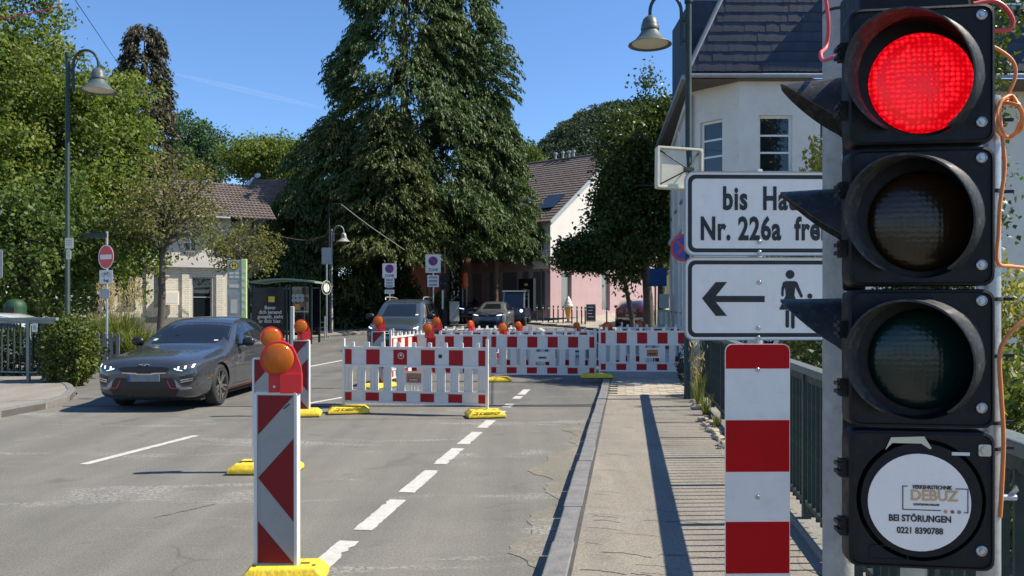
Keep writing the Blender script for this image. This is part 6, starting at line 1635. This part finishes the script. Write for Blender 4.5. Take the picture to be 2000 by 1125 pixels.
broadleaf('far_tree', 'round bluish green tree beside the browned conifer', base_at(380, 75), cpx(380, 300, 75), (2.6, 2.5, 3.0), 260, 50, .3, 'blue', .8, .25, 16, 14)
broadleaf('far_tree', 'light green tree rising above the red tiled roof', base_at(525, 70), cpx(525, 318, 70), (3.3, 2.8, 2.4), 330, 50, .28, 'maple', .8, .25, 17, 14)
broadleaf('far_tree', 'low green tree between the two far roofs', base_at(330, 66), cpx(318, 345, 66), (3.0, 2.5, 1.9), 240, 50, .28, 'beech', .7, .22, 18, 12)
broadleaf('far_tree', 'dark tree at the foot of the wooded hill', base_at(1020, 85), cpx(1020, 325, 85), (2.6, 2.5, 2.2), 220, 50, .3, 'beech', .7, .22, 19, 12)
broadleaf('street_tree', 'small forked street tree with thin olive leaves in front of the brick house', base_at(310, 28.5), cpx(335, 420, 28.5), (1.95, 1.8, 1.75), 190, 30, .13, 'sparse', .5, .13, 20, 46, low=-.75)
broadleaf('street_tree', 'sparse young street tree behind the bus stop pylon', base_at(485, 33), cpx(478, 490, 33), (1.35, 1.3, 1.25), 110, 26, .13, 'sparse', .45, .07, 21, 40, low=-.7)
broadleaf('plane_tree', 'large dark green tree shading the red car and the villa side', base_at(1268, 38.8), cpx(1240, 405, 38.8), (2.15, 2.0, 3.7), 560, 62, .22, 'plane', .62, .26, 22, 26)
broadleaf('plane_tree', 'dark tree close against the villa side wall', base_at(1292, 40.2), cpx(1278, 320, 40.2), (1.15, 1.4, 4.2), 340, 60, .2, 'plane', .55, .2, 23, 18)
broadleaf('plane_tree', 'low leafy bough hanging in front of the pink shop', base_at(1240, 40), cpx(1146, 497, 39.6), (1.2, 1.1, .95), 150, 55, .2, 'plane', .45, .12, 24, 14)
broadleaf('unseen_shade_tree', 'tall unseen tree added behind the traffic light to shade the barriers', (9.5, 19.0, -.3), (9.5, 19.0, 6.2), (.85, 2.3, 4.2), 620, 70, .15, 'plane', .42, .18, 25, 16)  # unseen tree, added and sized to cast shade over the far barriers
bush('golden_cypress', 'golden yellow garden conifer above the white sign', (at(1590, 0, 17.1).x, 17.1, -.2), (.85, .75, 2.75), 9000, .13, 'golden', 26, 'shrub')
bush('garden_shrub', 'leafy shrub behind the bridge railing by the wing nut', (at(1990, 0, 7.2).x, 7.6, -.6), (.75, .7, 1.05), 3800, .1, 'ivy', 27, 'shrub')
bush('garden_shrub', 'pale garden shrub above the railing beside the orange cable', (at(1985, 0, 11).x, 11, -.6), (.45, .6, 1.55), 2600, .1, 'golden', 28, 'shrub')
for i, (x, y, r, h) in enumerate(((4.4, 15.6, .8, .75), (5.3, 19, 1.2, .9), (3.4, 9.5, .7, .7), (2.8, 6.6, .6, .65), (5.2, 13, 1.0, 1.0), (4.5, 10.5, 1.0, .8))):
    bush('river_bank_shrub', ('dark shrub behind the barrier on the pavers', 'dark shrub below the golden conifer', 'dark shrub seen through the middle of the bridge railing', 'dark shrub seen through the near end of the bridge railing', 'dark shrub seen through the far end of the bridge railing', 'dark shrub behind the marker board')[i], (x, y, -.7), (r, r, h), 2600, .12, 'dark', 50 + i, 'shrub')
# --- tall grass, ivy hedge, weeds
blades('pampas_grass', 'tall ornamental grass with straw plumes beside the no entry sign', (at(232, 0, 23.2).x, 23.2, 0), 1.25, 1.75, 900, .022, 'grass', 61, arch=.75, cat='grass', plume=26)
blades('pampas_grass', 'lower clump of ornamental grass behind the grey car', (at(272, 0, 22.6).x, 22.6, 0), 1.0, 1.25, 600, .022, 'grass', 62, arch=.85, cat='grass')
bush('ivy_hedge', 'clipped ivy hedge growing over the end of the pale railing', (at(134, 0, 16.7).x, 16.7, .05), (.5, .42, .66), 7000, .085, 'ivy', 63, 'hedge', True)
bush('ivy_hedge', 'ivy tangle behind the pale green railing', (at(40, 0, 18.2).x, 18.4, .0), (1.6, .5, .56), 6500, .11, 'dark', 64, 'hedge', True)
for i, (px, py, Y, s, h, n) in enumerate(((1392, 0, 12.6, .22, .62, 60), (1368, 0, 13.2, .2, .4, 50), (1404, 0, 11.6, .2, .36, 50), (1398, 0, 10.3, .15, .2, 40), (1352, 0, 13.9, .2, .3, 40))):
    blades('weed_tuft', ('tallest dry weed tuft at the foot of the bridge railing', 'weed tuft close to the lamp post foot', 'weed tuft beside the marker board', 'short weed tuft in the path edge', 'weed tuft behind the lamp post')[i], (xrail(Y) - .16, Y, ZS), s, h, n, .011, 'grass', 70 + i, arch=.6, cat='weeds', plume=4 if i == 0 else 0)
bush('wayside_bush', 'leafy weeds climbing the lamp post foot', (LX + .28, 14.0, ZS), (.26, .3, .3), 700, .07, 'ivy', 76, 'weeds')
bush('wayside_bush', 'white flowering weeds against the fence on the pavers', (at(1334, 0, 16.7).x, 16.7, ZS), (.16, .16, .42), 420, .05, 'dark', 77, 'weeds')
# rubble along the railing foot
st_ = thing('loose_stones', 'loose pale stones along the foot of the bridge railing', 'stones'); random.seed(13)
for i in range(46):
    y = random.uniform(8.5, 13.2); r = random.uniform(.025, .065); mb = MB()
    mb.lathe([(.0, r * .6), (r * .7, r * .45), (r, 0), (r * .8, -r * .4), (0, -r * .5)], 7); mb.v = [(a * random.uniform(.7, 1.3), b * random.uniform(.7, 1.3), c * random.uniform(.7, 1.2)) for a, b, c in mb.v]
    mb.build('stone', MT['paver'], st_, loc=(xrail(y) - random.uniform(.1, .3), y, ZS + r * .3))
# --- wooded hill
def hill_z(x, y):
    d = ((x - 52) / 75) ** 2 + ((y - 420) / 110) ** 2
    return 2 + 95 * math.exp(-d * 1.0)
mb = MB(); nx, ny = 34, 22; xs = [-90 + 330 * i / nx for i in range(nx + 1)]; ys = [230 + 330 * j / ny for j in range(ny + 1)]
mb.add([(x, y, hill_z(x, y) if 0 < j < ny else -3) for j, y in enumerate(ys) for x in xs], [(j*(nx+1)+i, j*(nx+1)+i+1, (j+1)*(nx+1)+i+1, (j+1)*(nx+1)+i) for j in range(ny) for i in range(nx)])
tag(mb.build('hill', LM['hill'], smooth=80), kind='structure')
rs = np.random.default_rng(5); P_ = []
for i in range(1900):
    x, y = rs.uniform(-40, 170), rs.uniform(300, 425); z = hill_z(x, y); r = rs.uniform(3.0, 5.5)
    d = rs.normal(0, 1, (75, 3)); d /= np.linalg.norm(d, axis=1, keepdims=True); d[:, 2] = np.abs(d[:, 2]) * 1.2 - .2
    P_.append(np.array([x, y, z + 3]) + d * r * rs.uniform(.75, 1.05, (75, 1)))
P_ = np.concatenate(P_); tag(leafmesh('hillside_forest', P_, 1.3, 1.1, np.tile([0, 0, .2], (len(P_), 1)), LM['hill'], None, 1.0), 'wooded hilltop rising behind the shop roof', 'forest', kind='stuff')
# ------------------------------------------------------------------ far railing and other small things
p0 = at(-70, 0, 16.9); p1 = at(108, 0, 16.4)
railing('garden_railing', 'pale green railing ending at the ivy hedge', ((p0.x, 16.9), (p1.x, 16.4)), 1.55, .15, 1.3, (MT['railold'], MT['railold'], MT['green']), ZS, hw=.08, hh=.06, low=.18)
p = at(68, 640, 16.4); mb = MB(); mb.prism(rrect(.11, .17, .01, 2), -.006, 0); o = mb.build('notice_plate', MT['white'], loc=p); tag(o, 'small white number notice on the pale green railing', 'notice plate'); m = MB(); m.box(-.03, .03, -.008, -.005, -.04, .04); m.build('print', MT['signback'], o)
t = thing('picket_fence', 'weathered grey picket fence between hedge and no entry sign', 'fence', (at(186, 0, 21.6).x, 21.6, ZS), R(3))
pm = MB(); pm.prism([(-.045, 0), (.045, 0), (.045, .78), (0, .84), (-.045, .78)], -.012, .012); pk_ = pm.mesh('picket', MT['kerb'])
for i in range(5): inst(pk_, 'picket', t, (i * .17 - .1, 0, 0))
mb = MB(); mb.box(-.2, .7, .012, .04, .18, .25); mb.box(-.2, .7, .012, .04, .6, .67); mb.build('rail', MT['kerb'], t)
p = at(30, 600, 24); mb = MB(); mb.lathe([(.28, -.6), (.3, 0), (.27, .12), (.2, .2), (.1, .24), (0, .25)], 20); o = mb.build('domed_bin', M('green plastic', (.008, .04, .014), .6), loc=p, smooth=50); tag(o, 'green domed container top behind the pale railing', 'container')
m = MB(); m.box(-.15, .15, -.31, -.24, -.2, .0); m.build('flap', MT['rubber'], o)
# plaza furniture
bm_ = MB(); bm_.tube([(0, 0, 0), (0, 0, .95)], .04, 10); bm_.lathe([(.045, 0), (.045, .03), (0, .05)], 10, mat=Matrix.Translation((0, 0, .93))); BOL = bm_.mesh('bollard', MT['green'], 40)
for i, px in enumerate((1048, 1060, 1071, 1081, 1090, 1100, 1117, 1127, 1136, 1143, 1185)):
    Y = 47.4 - .22 * i if i < 10 else 44.6; g = tz(Y) + ZS; o = inst(BOL, 'bollard', None, (at(px, 0, Y).x, Y, g))
    nth = ('first', 'second', 'third', 'fourth', 'fifth', 'sixth', 'seventh', 'eighth', 'ninth', 'tenth')
    tag(o, ('slim steel bollard on the plaza, %s counted from the black panel' % nth[i]) if i < 10 else 'single slim steel bollard near the dark red car', 'bollard', 'bollards along the plaza kerb')
    m = MB(); m.lathe([(.043, .78), (.043, .84)], 10); m.build('ring', MT['white'], o)
Y = 46.9; g = tz(Y) + ZS; k = Y / FOC; t = thing('ice_cream_figure', 'giant ice cream cone figure standing on the plaza', 'figure', (at(1110, 0, Y).x, Y, g))
mb = MB(); mb.lathe([(.03, 0), (.08, .12), (.16, .5), (.23, .85), (.24, .88), (.2, .9)], 20); mb.build('cone', M('wafer cone', (.6, .33, .1), .6, var=.15, scale=20, bump=.6, bscale=30), t, smooth=50)
mb = MB(); mb.lathe([(.2, .86), (.26, .92), (.25, 1.02), (.2, 1.05), (.215, 1.12), (.17, 1.2), (.15, 1.22), (.14, 1.3), (.07, 1.4), (.02, 1.48), (0, 1.5)], 20); mb.build('ice_cream', M('vanilla white', (.72, .7, .62), .5), t, smooth=50)
mb = MB(); mb.lathe([(.22, 0), (.2, .05), (.05, .07)], 18); mb.build('stand', MT['rubber'], t)
Y = 46.6; g = tz(Y) + ZS; t = thing('chalkboard', 'dark blue chalkboard stand with pale writing on the plaza', 'chalkboard', (at(1154, 0, Y).x, Y, g), R(-8))
mb = MB(); mb.box(-.27, .27, -.03, .0, .06, 1.05); mb.box(-.27, .27, .3, .33, .06, .9); b_ = mb.build('frame', MT['signback'], t)
mb = MB(); mb.box(-.23, .23, -.036, -.03, .14, 1.0); o = mb.build('board', M('chalkboard', (.03, .045, .075), .6), t)
for i in range(4): m = MB(); m.box(-.17 + .03 * (i % 2), .15 - .04 * (i % 3), -.039, -.036, .86 - i * .18, .9 - i * .18); m.build('chalk_line', MT['sign'], o)
Y = 34; k = Y / FOC; t = thing('vending_machine', 'pale green vending machine under a white box at the villa wall', 'vending machine', (at(1297, 0, Y).x, Y, tz(Y) + ZS), R(-10))
mb = MB(); mb.box(-.24, .24, -.15, .15, .55, 1.3); mb.build('body', M('pale green enamel', (.35, .42, .28), .5, dirt=.2), t, bevel=.015); mb = MB(); mb.box(-.2, .2, -.13, .13, 1.36, 1.95); mb.build('upper_box', MT['signback'], t, bevel=.01)
mb = MB(); mb.box(-.03, .03, -.03, .03, 0, .55); mb.build('stand', MT['galv'], t)
for x in (-.1, .08): mb = MB(); mb.box(x - .06, x + .06, -.156, -.15, .7, 1.2); mb.build('window', MT['cream'], t)
Y = 35; p = at(1285, 541, Y); t = thing('blue_banner', 'blue square board hanging in the shade of the dark tree', 'board', p, R(15)); mb = MB(); mb.box(-.4, .4, -.02, .02, -.4, .36); mb.build('board', M('blue board', (.02, .07, .22), .5), t); mb = MB(); mb.tube([(.1, .05, -2.4), (.1, .05, .5)], .03, 8); mb.build('pole', MT['green'], t)
# no stopping sign half behind the white sign
Y = 19; k = Y / FOC; t = thing('no_stopping_sign', 'round blue no stopping sign with red rim peeping out behind the white sign', 'sign', (at(1334, 0, Y).x, Y, ZS)); sign_pole(t, EYE + (596 - 450) * k, .03)
o = plate(t, 'disc', disc(.32, 32), 'signred', EYE + (HORIZON - 484) * k - ZS, rz=R(-35)); m = MB(); m.prism(disc(.26, 28), -.012, -.006); q = m.build('blue_field', MT['signblue'], o)
for a in (45, -45): m = MB(); m.bar((-.19 * math.cos(R(a)), -.014, -.19 * math.sin(R(a))), (.19 * math.cos(R(a)), -.014, .19 * math.sin(R(a))), .004, .06, up=(0, 1, 0)) if False else m.prism([(-.2 * math.cos(R(a)) - .03 * math.sin(R(a)), -.2 * math.sin(R(a)) + .03 * math.cos(R(a))), (.2 * math.cos(R(a)) - .03 * math.sin(R(a)), .2 * math.sin(R(a)) + .03 * math.cos(R(a))), (.2 * math.cos(R(a)) + .03 * math.sin(R(a)), .2 * math.sin(R(a)) - .03 * math.cos(R(a))), (-.2 * math.cos(R(a)) + .03 * math.sin(R(a)), -.2 * math.sin(R(a)) - .03 * math.cos(R(a)))], -.016 - abs(a - 45) * 2e-5, -.012); m.build('red_cross_bar', MT['signred'], o)
# flagpole, lines across the street
t = thing('flag_pole', 'thin white pole rising behind the green lamp post', 'pole', (at(117, 0, 37).x, 37, 0)); mb = MB(); mb.tube([(0, 0, 0), (0, 0, 19)], [.09, .06], 10); mb.build('pole', MT['galv'], t)
def line(label, pts, r, mat, n=8):
    mb = MB(); mb.tube(curve_pts([at(*p) for p in pts], n), r, 6); tag(mb.build('overhead_line', mat), label, 'cable')
line('dark overhead wire slanting down towards the browned conifer', [(120, -40, 20), (240, 138, 42)], .012, MT['rubber'])
line('red and white rope from the thin pole to the trees', [(116, 12, 26), (55, 27, 27), (-10, 38, 28)], .02, MT['redcable'])
line('slack reddish cable swinging to the slim street lamp', [(500, 445, 38.5), (560, 464, 39), (610, 468, 39.3), (655, 448, 39.4), (668, 437, 39.4)], .016, MT['barkred'])
line('dark cable running down from the lamp into the conifers', [(665, 398, 39.4), (720, 440, 39.4), (790, 488, 39.4)], .018, MT['galv2'])
line('thin wire from the mirror post to the dark tree', [(1345, 362, 13.7), (1240, 362, 36)], .012, MT['rubber'])
t = thing('lamp_frame', 'thin square bracket mast above the slim street lamp', 'mast', base_at(643, 39.3)); mb = MB(); zt_ = at(0, 398, 39.3).z - tz(39.3); mb.tube([(0, 0, 0), (0, 0, zt_), (.62, 0, zt_)], .03, 8); mb.build('mast', MT['green'], t)

# faint contrail high above
mb = MB(); a, b = at(335, 143, 3600), at(625, 210, 4200); mb.tube([a.lerp(b, i / 12) for i in range(13)], [2 + 11 * math.sin(math.pi * (i + .6) / 13.2) for i in range(13)], 10)
cm, ct, cb = nt('thin ice cloud'); cb.inputs['Base Color'].default_value = (.8, .8, .8, 1); cb.inputs['Roughness'].default_value = 1; cb.inputs['Alpha'].default_value = .04
tag(mb.build('contrail', cm, smooth=80), 'faint white contrail in the blue sky beside the tall conifers', 'contrail')
